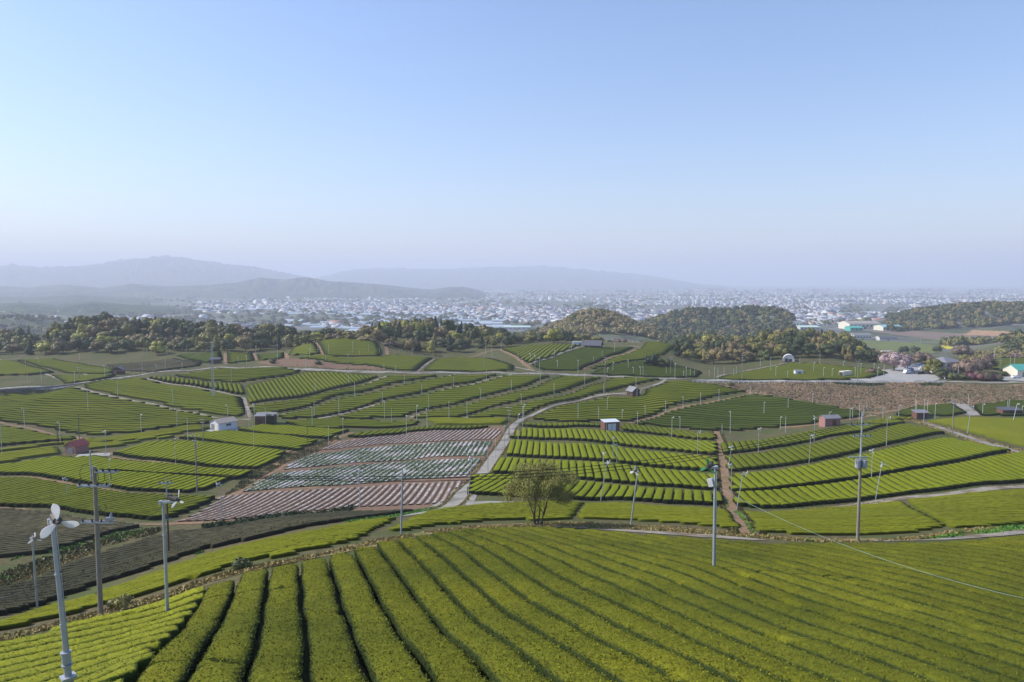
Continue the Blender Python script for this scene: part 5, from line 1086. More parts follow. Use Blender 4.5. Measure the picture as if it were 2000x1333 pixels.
vb(1735, 665, 34, 7, 12, "ridge", B_PLAST, B_TILE, "long low house with a dark tiled roof below the blue roofed factory", "house", nw=6)
vb(1552, 638, 30, 9, 25, "ridge", B_CREAM, B_GREYR, "small pale factory behind the right woodland", nw=5)
vb(1582, 645, 38, 7, 25, "ridge", B_PLAST, B_MINT, "long hall with a mint roof behind the right woodland", nw=5)
vb(1275, 650, 14, 7, 10, "ridge", B_PLAST, B_MINT, "small house with a mint roof right of the brown hill", "house", nw=3)
vb(1302, 662, 10, 7, 8, "gable", B_CREAM, B_TANR, "small tan house between the centre hills", "house", nw=2)
vb(1010, 645, 52, 7, 25, "ridge", B_PLAST, B_MINT, "long hall with a pale mint roof behind the centre woodland", nw=6)
vb(1735, 693, 18, 5, 8, "ridge", B_PLAST, B_TANR, "small low house at the edge of the meadow by the woodland", "house", nw=3)
vb(1660, 628, 40, 6, 25, "ridge", B_PLAST, B_TILE, "grey warehouse behind the cream factory", nw=5)

# ------------------------------------------------------------------ cars and people
GLASS = paint("car_glass", (.03, .04, .05), .1); TYRE = paint("tyre_rubber", (.02, .02, .02), .8); LAMP = paint("lamp_lens", (.7, .7, .65), .2)
def car(p, rz, paintm, lab, L=4.2, Wd=1.7, H=1.5, van=False):
    root = empty("parked_car", p, rz); a = L / 2
    prof = [(-a, .3), (-a, .75), (-a * .93, .85), (-a * .55, .92), (-a * .3, H), (a * .45, H), (a * .85, .95), (a, .85), (a, .3)] if not van else [(-a, .3), (-a, .95), (-a * .8, 1.1), (-a * .6, H), (a * .96, H), (a, 1.0), (a, .3)]
    body = MB(); n = len(prof)
    body.add([(x, -Wd / 2 * (.86 if z > 1 else 1), z) for x, z in prof] + [(x, Wd / 2 * (.86 if z > 1 else 1), z) for x, z in prof], [tuple(range(n)), tuple(range(2 * n - 1, n - 1, -1))] + [(i, n + i, n + (i + 1) % n, (i + 1) % n) for i in range(n)][::1])
    body.build("body", paintm, root)
    w = MB()
    for s in (-1, 1): w.box((.05 * a, s * Wd * .455, 1.16 if H < 1.7 else 1.4), (L * .5, .05, .34))
    w.box((-a * .46, 0, 1.2), (.06, Wd * .8, .4), 0, 0, 0, .6); w.box((a * .68, 0, 1.22), (.06, Wd * .8, .38), 0, 0, 0, -.5); w.build("window", GLASS, root)
    for x in (-a * .62, a * .62):
        for s in (-1, 1): t_ = MB(); t_.tube([(x, s * Wd * .40, .31), (x, s * Wd * .51, .31)], .31, 12); t_.build("wheel", TYRE, root)
    for s in (-1, 1): h_ = MB(); h_.box((-a - .01, s * Wd * .36, .68), (.06, .3, .16)); h_.build("headlight", LAMP, root)
    tag(root, lab, "car", "cars on the gravel yards"); return root
CW = paint("white_car_paint", (.75, .76, .78), .25, 0, .02); CSIL = paint("silver_car_paint", (.42, .45, .50), .25, .4, .02); CBL = paint("black_car_paint", (.025, .025, .03), .2, 0, .02); CBLU = paint("blue_car_paint", (.12, .20, .40), .25, 0, .02)
for (x, y, rz, mt, lab, vn) in ((1771, 730, .5, CW, "white van at the near left of the car park", True), (1777, 724, .4, CBLU, "blue car behind the white van in the car park", False), (1773, 719, .3, CW, "white car at the back left corner of the car park", False), (1784, 717, .1, CSIL, "silver car left of centre in the back row of the car park", False),
        (1795, 716, 0, CBLU, "blue grey car in the middle of the back row of the car park", False), (1806, 718, -.2, CSIL, "silver car right of centre in the back row of the car park", False), (1797, 731, .2, CBL, "black car in the front middle of the car park", False), (1808, 730, .1, CSIL, "dark silver car beside the black car in the car park", False),
        (1803, 724, -.4, CW, "white car under the cherry branches in the car park", True), (1984, 739, .1, CW, "white car parked alone beside the purple shrubs", False), (1830, 726, .2, CW, "white car half hidden by trees right of the car park", False)):
    car(at(x, y), rz, mt, lab, van=vn, H=1.85 if vn else 1.48)
SKIN = paint("skin", (.50, .32, .24), .6)
def person(p, rz, top, legs, lab, s=1.0):
    me = bpy.data.meshes.new("person"); J = [(0, 0, .92), (0, 0, 1.15), (0, 0, 1.42), (0, -.01, 1.52), (0, -.02, 1.66), (0, -.02, 1.76), (-.1, 0, .88), (-.12, -.03, .48), (-.13, .03, .08), (-.13, -.12, .04), (.1, 0, .88), (.12, .04, .48), (.13, .1, .08), (.13, -.06, .04), (-.19, 0, 1.40), (-.27, .03, 1.12), (-.25, -.1, .88), (.19, 0, 1.40), (.27, .03, 1.12), (.25, -.1, .88)]
    Ed = [(0, 1), (1, 2), (2, 3), (3, 4), (4, 5), (0, 6), (6, 7), (7, 8), (8, 9), (0, 10), (10, 11), (11, 12), (12, 13), (2, 14), (14, 15), (15, 16), (2, 17), (17, 18), (18, 19)]
    Rr = [.13, .13, .14, .06, .10, .08, .10, .07, .045, .04, .10, .07, .045, .04, .06, .045, .035, .06, .045, .035]
    me.from_pydata(J, Ed, []); o = bpy.data.objects.new("person", me); put(o)
    sk = o.modifiers.new("skin", 'SKIN'); 
    if not me.skin_vertices: me.attributes
    for i, v in enumerate(me.skin_vertices[0].data): v.radius = (Rr[i], Rr[i])
    me.skin_vertices[0].data[0].use_root = True
    o.modifiers.new("sub", 'SUBSURF').levels = 1
    m_, t, b = newmat("clothed_person"); co = nd(t, "ShaderNodeTexCoord").outputs["Object"]; sp_ = nd(t, "ShaderNodeSeparateXYZ"); t.links.new(co, sp_.inputs[0])
    def gt(v): g_ = nd(t, "ShaderNodeMath", operation='GREATER_THAN'); g_.inputs[1].default_value = v; t.links.new(sp_.outputs[2], g_.inputs[0]); return g_.outputs[0]
    c = mix(t, gt(.95), legs, top); c = mix(t, gt(1.50), c, (.5, .32, .24)); c = mix(t, gt(1.72), c, (.02, .015, .012)); t.links.new(c, b.inputs["Base Color"])
    o.data.materials.append(m_); o.location = p; o.rotation_euler = (0, 0, rz); o.scale = (s, s, s); tag(o, lab, "person"); return o
def sv_ok():
    return True
person(at(1786, 731), .4, (.04, .04, .05), (.03, .03, .04), "person in dark clothes standing among the parked cars")
person(at(1845, 744), -.5, (.8, .8, .8), (.25, .25, .3), "person in a white top walking at the road edge by the guard rail end")
person(at(1258, 738), 1.2, (.03, .03, .04), (.03, .03, .04), "person in black on the long road, the left one of two")
person(at(1262, 738), -1.2, (.10, .03, .04), (.03, .03, .04), "person in dark red on the long road, the right one of two")
# ------------------------------------------------------------------ trees
T_EVG = [(.075, .090, .028), (.030, .042, .016), (.10, .11, .032)]; T_OLV = [(.20, .185, .045), (.085, .09, .025), (.22, .195, .05)]; T_SPR = [(.32, .32, .05), (.15, .17, .03), (.38, .33, .07)]
T_BRN = [(.20, .15, .06), (.10, .085, .035), (.24, .18, .08)]; T_DRK = [(.030, .052, .020), (.016, .028, .012), (.042, .060, .024)]; T_PNK = [(.42, .30, .31), (.24, .17, .16), (.46, .35, .35)]; T_BUD = [(.19, .13, .095), (.11, .08, .055), (.21, .15, .11)]; T_PUR = [(.28, .08, .13), (.12, .05, .06), (.06, .07, .03)]
BARK = paint("bark", (.12, .095, .07), .9, 0, .25, 4)
MT = {k: leafmat("leaves_" + k, v, fine=.9, scale=.16, rnd=.16, patch=0) for k, v in dict(evergreen=T_EVG, olive=T_OLV, spring=T_SPR, brown=T_BRN, dark=T_DRK, pink=T_PNK, bamboo=[(.23, .175, .07), (.14, .11, .045), (.26, .20, .085)], bud=T_BUD, purple=T_PUR).items()}
def crown_np(seed, n, shape, leaf):
    """leaf faces spread over many lobes; crown about 1 wide (radius) and from z=0 to top; returns verts, quads"""
    rs = np.random.RandomState(seed); L = []
    nl = {"round": 11, "tall": 9, "spread": 12, "bush": 7}[shape]
    for k in range(nl):
        a = rs.rand() * 6.283; q = rs.rand()
        if shape == "tall": h = k / nl; r = .45 * (1 - h) * rs.rand(); L.append((r * math.cos(a), r * math.sin(a), .3 + h * 1.9, .52 * (1 - h * .62), .45))
        elif shape == "bush": L.append((.55 * q * math.cos(a), .55 * q * math.sin(a), .35 + .25 * rs.rand(), .45 + .2 * rs.rand(), .45))
        else:
            h = rs.rand(); r = (.72 if shape == "round" else .85) * math.sqrt(1 - (h * .9) ** 2) * (.55 + .45 * q)
            L.append((r * math.cos(a), r * math.sin(a), .45 + h * (.85 if shape == "round" else .5), .30 + .20 * rs.rand(), .30 + .1 * rs.rand()))
    if shape in ("round", "spread"): L.append((0, 0, .75, .62, .5))
    L = np.array(L); w = L[:, 3] ** 2; w /= w.sum(); idx = rs.choice(len(L), n, p=w)
    d = rs.randn(n, 3); d[:, 2] = d[:, 2] * .9 + .25; d /= np.linalg.norm(d, axis=1)[:, None]
    rr = (.80 + .26 * rs.rand(n))[:, None]
    c = L[idx, :3] + d * rr * np.stack([L[idx, 3], L[idx, 3], L[idx, 4]], 1)
    # keep only leaves that are on the outside
    D_ = ((c[:, None, :] - L[None, :, :3]) / np.stack([L[:, 3], L[:, 3], L[:, 4]], 1)[None]) ** 2
    out = np.sqrt(D_.sum(2)).min(1) > .74; c = c[out]; d = d[out]; n = len(c)
    nn = d + rs.randn(n, 3) * .45; nn /= np.linalg.norm(nn, axis=1)[:, None]
    u = np.cross(nn, rs.randn(n, 3)); u /= np.linalg.norm(u, axis=1)[:, None]; v = np.cross(nn, u); s = (leaf * (.55 + .8 * rs.rand(n)))[:, None]
    q = np.stack([c - u * s, c - v * s * .7, c + u * s, c + v * s * .7], 1).reshape(-1, 3)
    # inner mass of the lobes
    VV = [q]; FF = np.arange(4 * n).reshape(n, 4); b0 = 4 * n; fr = []
    ico = []
    for i in range(5):
        for j in range(8):
            th = math.pi * (i + .5) / 5; ph = 6.283 * j / 8; ico.append((math.sin(th) * math.cos(ph), math.sin(th) * math.sin(ph), math.cos(th)))
    ico = np.array(ico); fq = []
    for i in range(4):
        for j in range(8): fq.append((i * 8 + j, (i + 1) * 8 + j, (i + 1) * 8 + (j + 1) % 8, i * 8 + (j + 1) % 8))
    fq = np.array(fq)
    for l in L: VV.append(l[:3] + ico * np.array([l[3], l[3], l[4]]) * .84); fr.append(fq + b0); b0 += len(ico)
    return np.concatenate(VV), np.concatenate([FF] + fr)
CR = {}
for sh in ("round", "tall", "spread", "bush"):
    for v in range(4): CR[(sh, v)] = crown_np(100 + v * 7 + len(sh), 900 if sh != "bush" else 500, sh, .085)
CRM = {}
TRK = MB(); TRK.tube([(0, 0, -.12), (.01, 0, .3), (.0, .02, .75)], [.055, .04, .02], 7)
for k in range(5):
    a = k * 1.3; TRK.tube([(0, 0, .25 + k * .06), (.25 * math.cos(a), .25 * math.sin(a), .55 + .05 * k), (.5 * math.cos(a), .5 * math.sin(a), .75 + .06 * k)], [.03, .018, .007], 5)
TRKM = TRK.mesh("trunk", [BARK])
TNAME = dict(bamboo="tan bamboo clump", evergreen="dark evergreen broad tree", olive="olive green broad tree", spring="yellow green tree in fresh leaf", brown="brownish budding tree", dark="dark conifer", pink="pink cherry tree in bloom", bud="brownish pink cherry tree with red buds", purple="purple red flowering shrub")
TREES = {}
TREC = []
def tree(p, R_, H, kind, shape, where, label=None, cat="tree"):
    v = random.randrange(4); key = (shape, v, kind)
    if key not in CRM: CRM[key] = mesh_np("crown", CR[(shape, v)][0], CR[(shape, v)][1], [MT[kind]])
    root = empty("conifer" if shape == "tall" else "shrub" if shape == "bush" else "broadleaf_tree", p, random.random() * 6.283)
    zs = {"round": 1.55, "tall": 2.4, "spread": 1.25, "bush": 1.0}[shape]
    root.scale = (R_, R_, H / zs)
    c = bpy.data.objects.new("crown", CRM[key]); put(c, root)
    t_ = bpy.data.objects.new("trunk", TRKM); put(t_, root)
    TREC.append((root, p, kind, where, label)); tag(root, label, "shrub" if shape == "bush" else "tree", where)
    return root
def belt(x0, x1, D0, D1, step, prof, kinds, where, tall=.12, hmin=7, hmax=13, rad=(4.2, 7.2), seed=1, front=None):
    """trees in rows from the back to the front; those at the back reach the outline seen in the photograph"""
    random.seed(seed); D = D1; prof = np.array(prof, float); row = 0; nrow = max(1, int((D1 - D0) / step) + 1); front = np.array(front, float) if front is not None else None
    while D >= D0 - 1:
        x = x0 + random.random() * 12
        while x < x1:
            Dj = D + random.uniform(-.3, .3) * step; p = atD(x, Dj); yt = np.interp(x, prof[:, 0], prof[:, 1]) + random.uniform(-4, 5)
            f_ = (D1 - D) / max(D1 - D0, 1); H = random.uniform(hmin, hmax) * (1 - .25 * f_)
            hm = zpix(yt, Dj) - p.z
            if f_ < .3: H = max(5, min(hm, 17))
            H = min(H, hm); r = random.uniform(*rad) * (.8 + .3 * min(H, 14) / 12)
            vis = front is None or project(p)[1] < np.interp(x, front[:, 0], front[:, 1])
            if H > 3.5 and vis:
                k = random.choices([q[0] for q in kinds], [q[1] for q in kinds])[0]; sh = "tall" if (k == "dark" or random.random() < tall) else random.choice(("round", "round", "spread"))
                if sh == "tall": r *= .62; H = min(H * 1.1, hm + 1.2)
                tree(p, r, H, k, sh, where)
            x += (r * 1.55) / D * F * random.uniform(.85, 1.2)
        D -= step; row += 1
KM = [("evergreen", 5), ("olive", 5), ("brown", 2), ("spring", 1.6), ("dark", 2)]
belt(82, 690, 458, 575, 19.5, [(82, 662), (95, 640), (120, 622), (150, 618), (200, 613), (230, 614), (260, 620), (300, 623), (350, 622), (385, 633), (400, 627), (430, 632), (480, 640), (540, 632), (600, 648), (640, 642), (670, 648), (690, 668)], KM, "left woodland", seed=11, front=[(82, 712), (200, 706), (260, 694), (560, 694), (600, 675), (690, 668)])
belt(-30, 74, 470, 580, 22, [(-30, 648), (0, 648), (30, 636), (55, 640), (70, 668), (74, 690)], KM, "small wood at the left edge", seed=12, front=[(-30, 700), (80, 705)])
belt(692, 1010, 432, 560, 21, [(692, 662), (710, 640), (740, 632), (780, 624), (830, 622), (870, 626), (900, 634), (960, 640), (1010, 650)], [("evergreen", 4), ("olive", 4), ("brown", 2), ("bamboo", 3), ("spring", 1.4), ("dark", 4)], "centre woodland behind the rounded hill", seed=13, front=[(692, 664), (760, 672), (800, 688), (900, 690), (960, 682), (1010, 676)])
belt(1012, 1200, 500, 640, 26, [(1012, 652), (1040, 640), (1090, 642), (1130, 650), (1180, 660), (1200, 668)], KM, "wood in front of the brown hill", seed=14, hmin=6, hmax=10, front=[(1000, 674), (1200, 672)])
belt(1312, 1722, 425, 560, 21, [(1312, 672), (1330, 658), (1380, 650), (1420, 655), (1460, 656), (1500, 645), (1560, 640), (1620, 642), (1660, 650), (1685, 672), (1700, 680), (1722, 700)], [("evergreen", 6), ("olive", 3), ("brown", 2), ("bamboo", 3), ("spring", .8), ("dark", 1.5)], "right woodland behind the arched tent", seed=15, front=[(1300, 708), (1340, 716), (1390, 728), (1420, 722), (1460, 712), (1540, 700), (1620, 706), (1730, 718)])
random.seed(5)
for (x, y, R_, H, k, sh, w, lab) in (
    (1746, 724, 8.5, 9.5, "pink", "spread", None, "pink cherry tree in bloom left of the car park"), (1800, 710, 6, 6.5, "bud", "spread", None, "budding cherry tree directly behind the car park"), (1775, 708, 5, 5.5, "bud", "spread", None, "low budding tree right of the pink cherry tree"),
    (1822, 731, 5.5, 7.5, "olive", "round", None, "olive tree in front of the car park's right end"), (1838, 738, 4.5, 5.5, "evergreen", "round", None, "dark tree before the grey hipped roof house"), (1884, 735, 6, 8.5, "bud", "spread", None, "large budding tree right of the grey hipped roof house"),
    (1878, 700, 8, 10, "bud", "spread", None, "tall budding tree rising behind the grey hipped roof house"), (1905, 730, 7, 8, "bud", "spread", None, "wide budding tree above the purple shrubs"), (1925, 722, 6, 6.5, "bud", "round", None, "budding tree behind the purple shrubs"),
    (1764, 690, 5, 7, "dark", "round", None, "dark round tree at the meadow, left of a pair"), (1785, 690, 6, 7, "evergreen", "round", None, "dark round tree at the meadow, right of a pair"), (1829, 688, 4.5, 6.5, "evergreen", "round", None, "single round tree near the yellow flower field"),
    (1272, 716, 4.5, 6.5, "dark", "round", None, "dark round tree in the far centre plots, left of the tall pole"), (1288, 717, 4.5, 5.5, "evergreen", "round", None, "dark round tree in the far centre plots, right of the first"), (1303, 719, 3.5, 4.5, "evergreen", "round", None, "smallest dark tree of the group in the far centre plots"),
    (1081, 670, 7, 9, "spring", "round", None, "bright green tree in fresh leaf in front of the brown hill"), (843, 690, 4.5, 8, "spring", "tall", None, "yellow green pointed tree before the centre woodland"), (310, 693, 5.5, 8, "spring", "round", None, "brightest yellow green tree in the left woodland"),
    (1481, 662, 7.5, 9, "spring", "round", None, "light green round tree on top of the right woodland"), (1700, 730, 3.2, 2.6, "bud", "bush", None, "low brown bush before the pink cherry tree"),
    (532, 710, 2.2, 2.2, "evergreen", "bush", None, "left dark bush on the red soil bank"), (620, 712, 2.0, 1.9, "evergreen", "bush", None, "right dark bush on the red soil bank"), (1427, 754, 1.8, 1.6, "evergreen", "bush", None, "small dark bush on the upper slope of the brown bank"),
    (1880, 741, 3.5, 2.6, "evergreen", "bush", None, "green bush at the left end of the purple shrubs"), (1895, 741, 4, 3.4, "purple", "bush", None, "purple red shrub, leftmost of the flowering row"), (1912, 742, 4.5, 4.4, "purple", "bush", None, "purple red shrub, second of the flowering row"), (1928, 743, 4.5, 4.2, "purple", "bush", None, "purple red shrub, third of the flowering row"), (1944, 744, 4.0, 3.2, "purple", "bush", None, "purple red shrub, rightmost of the flowering row"),
    (1960, 735, 3, 2.6, "evergreen", "bush", None, "dark bush before the green roofed hall"), (1858, 741, 3.5, 3.2, "evergreen", "bush", None, "green bush before the grey hipped roof house"), (1849, 728, 4, 5, "dark", "round", None, "dark tree against the wall of the grey hipped roof house"),
    (658, 858, 1.2, 1.3, "olive", "bush", None, "small olive bush at the upper left tip of the bare field"), (471, 1113, .8, .9, "evergreen", "bush", None, "small leafy bush at the end of a foreground furrow"), (233, 1188, .9, .7, "olive", "bush", None, "small bush on the grass path right of the thick near pole")):
    tree(at(x, y), R_, H, k, sh, w, lab)
    if y > 1000:
        pass
# name every tree of the woods by kind, wood and place in its wood
byk = {}
for rec in TREC:
    if rec[4] is None: byk.setdefault((rec[2], rec[3]), []).append(rec)
for (k, w), L_ in byk.items():
    L_.sort(key=lambda r: project(r[1])[0])
    for i, r in enumerate(L_):
        r[0]['label'] = ("%s %s from the left in the %s" % (ordinal(i + 1), TNAME[k], w)) if len(L_) > 1 else "only %s in the %s" % (TNAME[k], w)
        r[0]['group'] = "trees of the " + w
print("TREES", len(TREC))
# far woods on the hills: masses nobody could count
def wood(name, spots, kinds, label, seed, n, R=(4, 7), H=(7, 11)):
    rs = np.random.RandomState(seed); VV = []; FF = []; MI = []; b0 = 0; ks = [k for k, _ in kinds]; pw = np.array([w for _, w in kinds], float); pw /= pw.sum()
    lo = [crown_np(300 + i, 170, s_, .17) for i, s_ in enumerate(("round", "spread", "round", "spread"))]
    for (x0, x1, D0, D1, cnt, fn) in spots:
        for _ in range(cnt):
            D = D0 + rs.rand() * (D1 - D0); x = x0 + rs.rand() * (x1 - x0); p = atD(x, D)
            if fn and not fn(x, D, p): continue
            v, f = lo[rs.randint(4)]; r = R[0] + rs.rand() * (R[1] - R[0]); h = (H[0] + rs.rand() * (H[1] - H[0])) / 1.55
            a = rs.rand() * 6.283; ca, sa = math.cos(a), math.sin(a)
            q = np.stack([(v[:, 0] * ca - v[:, 1] * sa) * r + p.x, (v[:, 0] * sa + v[:, 1] * ca) * r + p.y, v[:, 2] * h + p.z], 1)
            VV.append(q); FF.append(f + b0); b0 += len(q); MI.append(np.full(len(f), rs.choice(len(ks), p=pw)))
    if not VV: return
    o = bpy.data.objects.new(name, mesh_np(name, np.concatenate(VV), np.concatenate(FF), [MT[k] for k in ks], midx=np.concatenate(MI))); put(o); tag(o, label, kind='stuff')
above = lambda z: (lambda x, D, p: p.z - CAMZ > z)
wood("woodland", [(1055, 1285, 800, 960, 420, None)], [("bamboo", 8), ("olive", 2), ("evergreen", 1)], "brown bamboo covered hill in the centre", 3, 0, (4, 6), (6, 9))
wood("woodland", [(1235, 1550, 980, 1250, 750, None), (1290, 1560, 700, 960, 240, lambda x, D, p: True)], [("evergreen", 8), ("dark", 3), ("olive", 2), ("bamboo", 2)], "wooded ridge behind the centre of the valley", 4, 0)
wood("woodland", [(1735, 2080, 1080, 1340, 800, None), (1960, 2080, 560, 760, 60, None)], [("evergreen", 8), ("dark", 2), ("olive", 3), ("brown", 2)], "wooded hill at the right edge", 5, 0)
wood("woodland", [(985, 1070, 900, 1000, 60, None), (1575, 1650, 1500, 1700, 60, None), (1640, 1700, 1350, 1450, 20, None), (-40, 90, 700, 850, 90, None), (1840, 1960, 760, 820, 60, None), (-60, 120, 1200, 1600, 160, None)], [("evergreen", 5), ("olive", 3)], "scattered woods between fields and town", 6, 0)
wood("shrubs", [(1150, 1280, 560, 640, 90, None), (640, 800, 430, 470, 30, None), (1700, 1790, 480, 540, 25, None), (1880, 2010, 480, 620, 50, None), (1460, 1600, 590, 680, 90, None)], [("brown", 4), ("bud", 2), ("olive", 3)], "brown scrub between the woods", 7, 0, (2.5, 4), (2.5, 4.5))

# ------------------------------------------------------------------ the solitary tree, built limb by limb
rt = random.Random(21); pt = at(1050, 1026); Ht = zpix(908, pt.y) - pt.z; root = empty("spreading_tree", pt); tk = MB(); tips = []
def limb(p, d, r, L, lev):
    pts = [p]; rad = [r]; q = p.copy(); dd = d.copy()
    for k in range(4):
        dd = (dd + Vector((rt.uniform(-.22, .22), rt.uniform(-.22, .22), .06 if lev > 0 else .0))).normalized(); q = q + dd * L / 4; pts.append(q.copy()); rad.append(r * (1 - .16 * (k + 1)))
        if lev >= 2: tips.append(q.copy())
    tk.tube(pts, rad, 7 if lev < 2 else 4, caps=False)
    if lev < 4:
        for k in range(3 if lev < 3 else 2):
            a = rt.random() * 6.283; sp_ = rt.uniform(.45, .95); nd_ = (dd + Vector((math.cos(a) * sp_, math.sin(a) * sp_, rt.uniform(-.25, .3)))).normalized(); limb(pts[rt.choice((2, 3, 4)) if k else 4], nd_, rad[-1] * .78, L * rt.uniform(.62, .8), lev + 1)
for (ox, dx, rr_) in ((-.38, -.10, .20), (.0, .02, .12), (.40, .14, .20), (-.1, -.2, .10)):
    limb(Vector((ox, 0, -.2)), Vector((dx, rt.uniform(-.2, .2), 1)).normalized(), rr_, Ht * .42, 0)
tk.build("trunk", BARK, root)
rs = np.random.RandomState(4); T_ = np.array([tuple(t_) for t_ in tips]); W_ = 140 / 2 / F * pt.y
T_[:, 0] *= W_ / np.abs(T_[:, 0]).max() * .0 + 1.0
cl = []
while len(cl) < 95:
    e_ = rs.rand(3) * 2 - 1
    if .35 < np.linalg.norm(e_) < 1 and not (e_[2] < -.3 and abs(e_[0]) < .45): cl.append((e_[0] * 4.1 + .35, e_[1] * 3.6, Ht * .64 + e_[2] * Ht * .34 - max(0, -e_[0] - .4) * 1.6))
cl = np.array(cl); near_ = T_[rs.randint(len(T_), size=60)]; cl = np.concatenate([cl, near_])
K = 44000; c = cl[rs.randint(len(cl), size=K)] + rs.randn(K, 3) * np.array([.36, .36, .24]); c[:, 2] = np.minimum(c[:, 2], Ht); 
nn = rs.randn(K, 3); nn /= np.linalg.norm(nn, axis=1)[:, None]; u = np.cross(nn, rs.randn(K, 3)); u /= np.linalg.norm(u, axis=1)[:, None]; v = np.cross(nn, u); s = (.05 + .05 * rs.rand(K))[:, None]
q = np.stack([c - u * s, c - v * s * .6, c + u * s, c + v * s * .6], 1).reshape(-1, 3)
ML = leafmat("budding_leaf", [(.34, .31, .08), (.19, .19, .05), (.27, .27, .065)], fine=6, scale=.7, patch=0)
o = bpy.data.objects.new("crown", mesh_np("crown", q, np.arange(4 * K).reshape(K, 4), [ML])); put(o, root)
tag(root, "solitary spreading tree with sparse brownish leaves on the grass path", "tree")
print("SOLO", Ht, W_, T_.min(0), T_.max(0))
# ------------------------------------------------------------------ the town on the plain
C_W = paint("town_white", (.50, .50, .50), .6, 0, .03); C_C = paint("town_cream", (.46, .41, .34), .6, 0, .03); C_G = paint("town_grey", (.34, .35, .37), .6, 0, .05); C_R = paint("town_dark_roof", (.12, .125, .145), .6, 0, .05); C_B = paint("town_brown_roof", (.30, .16, .11), .6, 0, .05); C_L = paint("town_light_roof", (.35, .37, .41), .5, 0, .03); C_F = paint("greenhouse_film", (.44, .50, .56), .35, 0, .03); C_T = paint("town_teal_roof", (.18, .5, .42), .5)
CM = [C_W, C_C, C_G, C_R, C_B, C_L, C_F, C_T]
rs = np.random.RandomState(99)
def bld(px, D, w, l, h, wall, roof, rz, gable):
    p = atD(px, D); c, s = math.cos(rz), math.sin(rz); V = []
    base = [(-w / 2, -l / 2), (w / 2, -l / 2), (w / 2, l / 2), (-w / 2, l / 2)]
    rot = lambda x, y, z: (x * c - y * s, x * s + y * c, z)
    V = [rot(x, y, -1) for x, y in base] + [rot(x, y, h) for x, y in base]
    F_ = [(0, 1, 5, 4), (1, 2, 6, 5), (2, 3, 7, 6), (3, 0, 4, 7)]; M_ = [wall] * 4
    if gable:
        V += [rot(-w / 2, 0, h + l * .22), rot(w / 2, 0, h + l * .22)]; F_ += [(4, 5, 9, 8), (6, 7, 8, 9)]; T = [(5, 6, 9), (7, 4, 8)]; M_ += [roof] * 2
    else: F_ += [(4, 5, 6, 7)]; T = []; M_ += [roof]
    return p, V, F_, T, M_, wall, h
recs = []
def dens(px, D): return wav(px * D / 1450.0, D * .6, 1500, 51) * .5 + wav(px * D / 1450., D, 420, 52) * .35
tries = 0
while len(recs) < 13000 and tries < 90000:
    tries += 1
    py = 557 + (rs.rand() ** .8) * 92; px = rs.uniform(-20, 2020); D = 100.5 * F / (py - HOR) if py > HOR + 1 else 20000
    if D < 1450: D = 1450 + rs.rand() * 200
    if D > 16000: D = rs.uniform(9000, 16000)
    if px < 385 and (rs.rand() < .93 or D > 3200): continue
    if px < 900 and D > 4500 + px * .6: continue
    if 900 < px < 1350 and D > 9500: continue
    if dens(px, D) < -.12 + .3 * rs.rand() - .25 * (px > 1200): continue
    if 1640 < px < 1780 and 2400 < D < 3400: continue
    t_ = rs.rand() * (.98 if D < 3200 else 1); big = D / 5200
    if t_ < .86: w = rs.uniform(8, 14) * max(1, big * .8); l = rs.uniform(7, 11) * max(1, big * .8); h = rs.uniform(3, 5.5) * max(1, big * .4); g_ = True
    elif t_ < .985: w = rs.uniform(14, 34) * max(1, big * .7); l = rs.uniform(12, 28); h = rs.uniform(4, 8) * max(1, big * .4); g_ = rs.rand() < .4
    else: w = rs.uniform(14, 26); l = 14; h = rs.uniform(10, 22); g_ = False
    wall = rs.choice([0, 0, 1, 2, 2], 1)[0]; roof = rs.choice([3, 3, 3, 3, 5, 4, 2, 2], 1)[0] if g_ else rs.choice([5, 2, 0])
    if rs.rand() < .012: roof = 7
    recs.append((px, D, w, l, h, int(wall), int(roof), rs.uniform(-.5, .5), g_))
recs.sort(key=lambda r: -(r[2] * r[4]) / r[1] ** 2 * (1 if 0 < r[0] < 2000 else .01))
SH = "row between the two centre hills"
def emit(name, lst, label, cat=None, group=None):
    VV = []; quads = []; tris = []; mq = []; mt = []; b0 = 0
    for (p, V, F_, T, M_, wl, h) in lst:
        VV += [(x + p.x, y + p.y, z + p.z) for x, y, z in V]; quads += [tuple(b0 + i for i in f) for f in F_]; mq += M_; tris += [tuple(b0 + i for i in f) for f in T]; mt += [wl] * len(T); b0 += len(V)
    fs = [np.array(quads)] + ([np.array(tris)] if tris else [])
    return mesh_np(name, np.array(VV), fs, CM, midx=np.array(mq + mt))
def town_region(px, D):
    s = "left" if px < 700 else "centre" if px < 1250 else "right" if px < 1650 else "far right"
    return s, ("near" if D < 2600 else "far")
WD = ["white", "cream", "grey", "dark", "brown", "pale grey", "silver", "teal"]
NI = 280; cc = {}
ind = [(r, bld(*r)) for r in recs[:NI]]; ind.sort(key=lambda q: q[0][0])
lab0 = lambda r: "%s %s with %s %s roof" % (WD[r[5]], "tower block" if r[4] > 9.9 else "hall" if r[2] > 24 else "house", WD[r[6]], "gabled" if r[8] else "flat")
for r, b_ in ind: k = (lab0(r), town_region(r[0], r[1])); cc[k] = cc.get(k, 0) + 1
c2 = {}
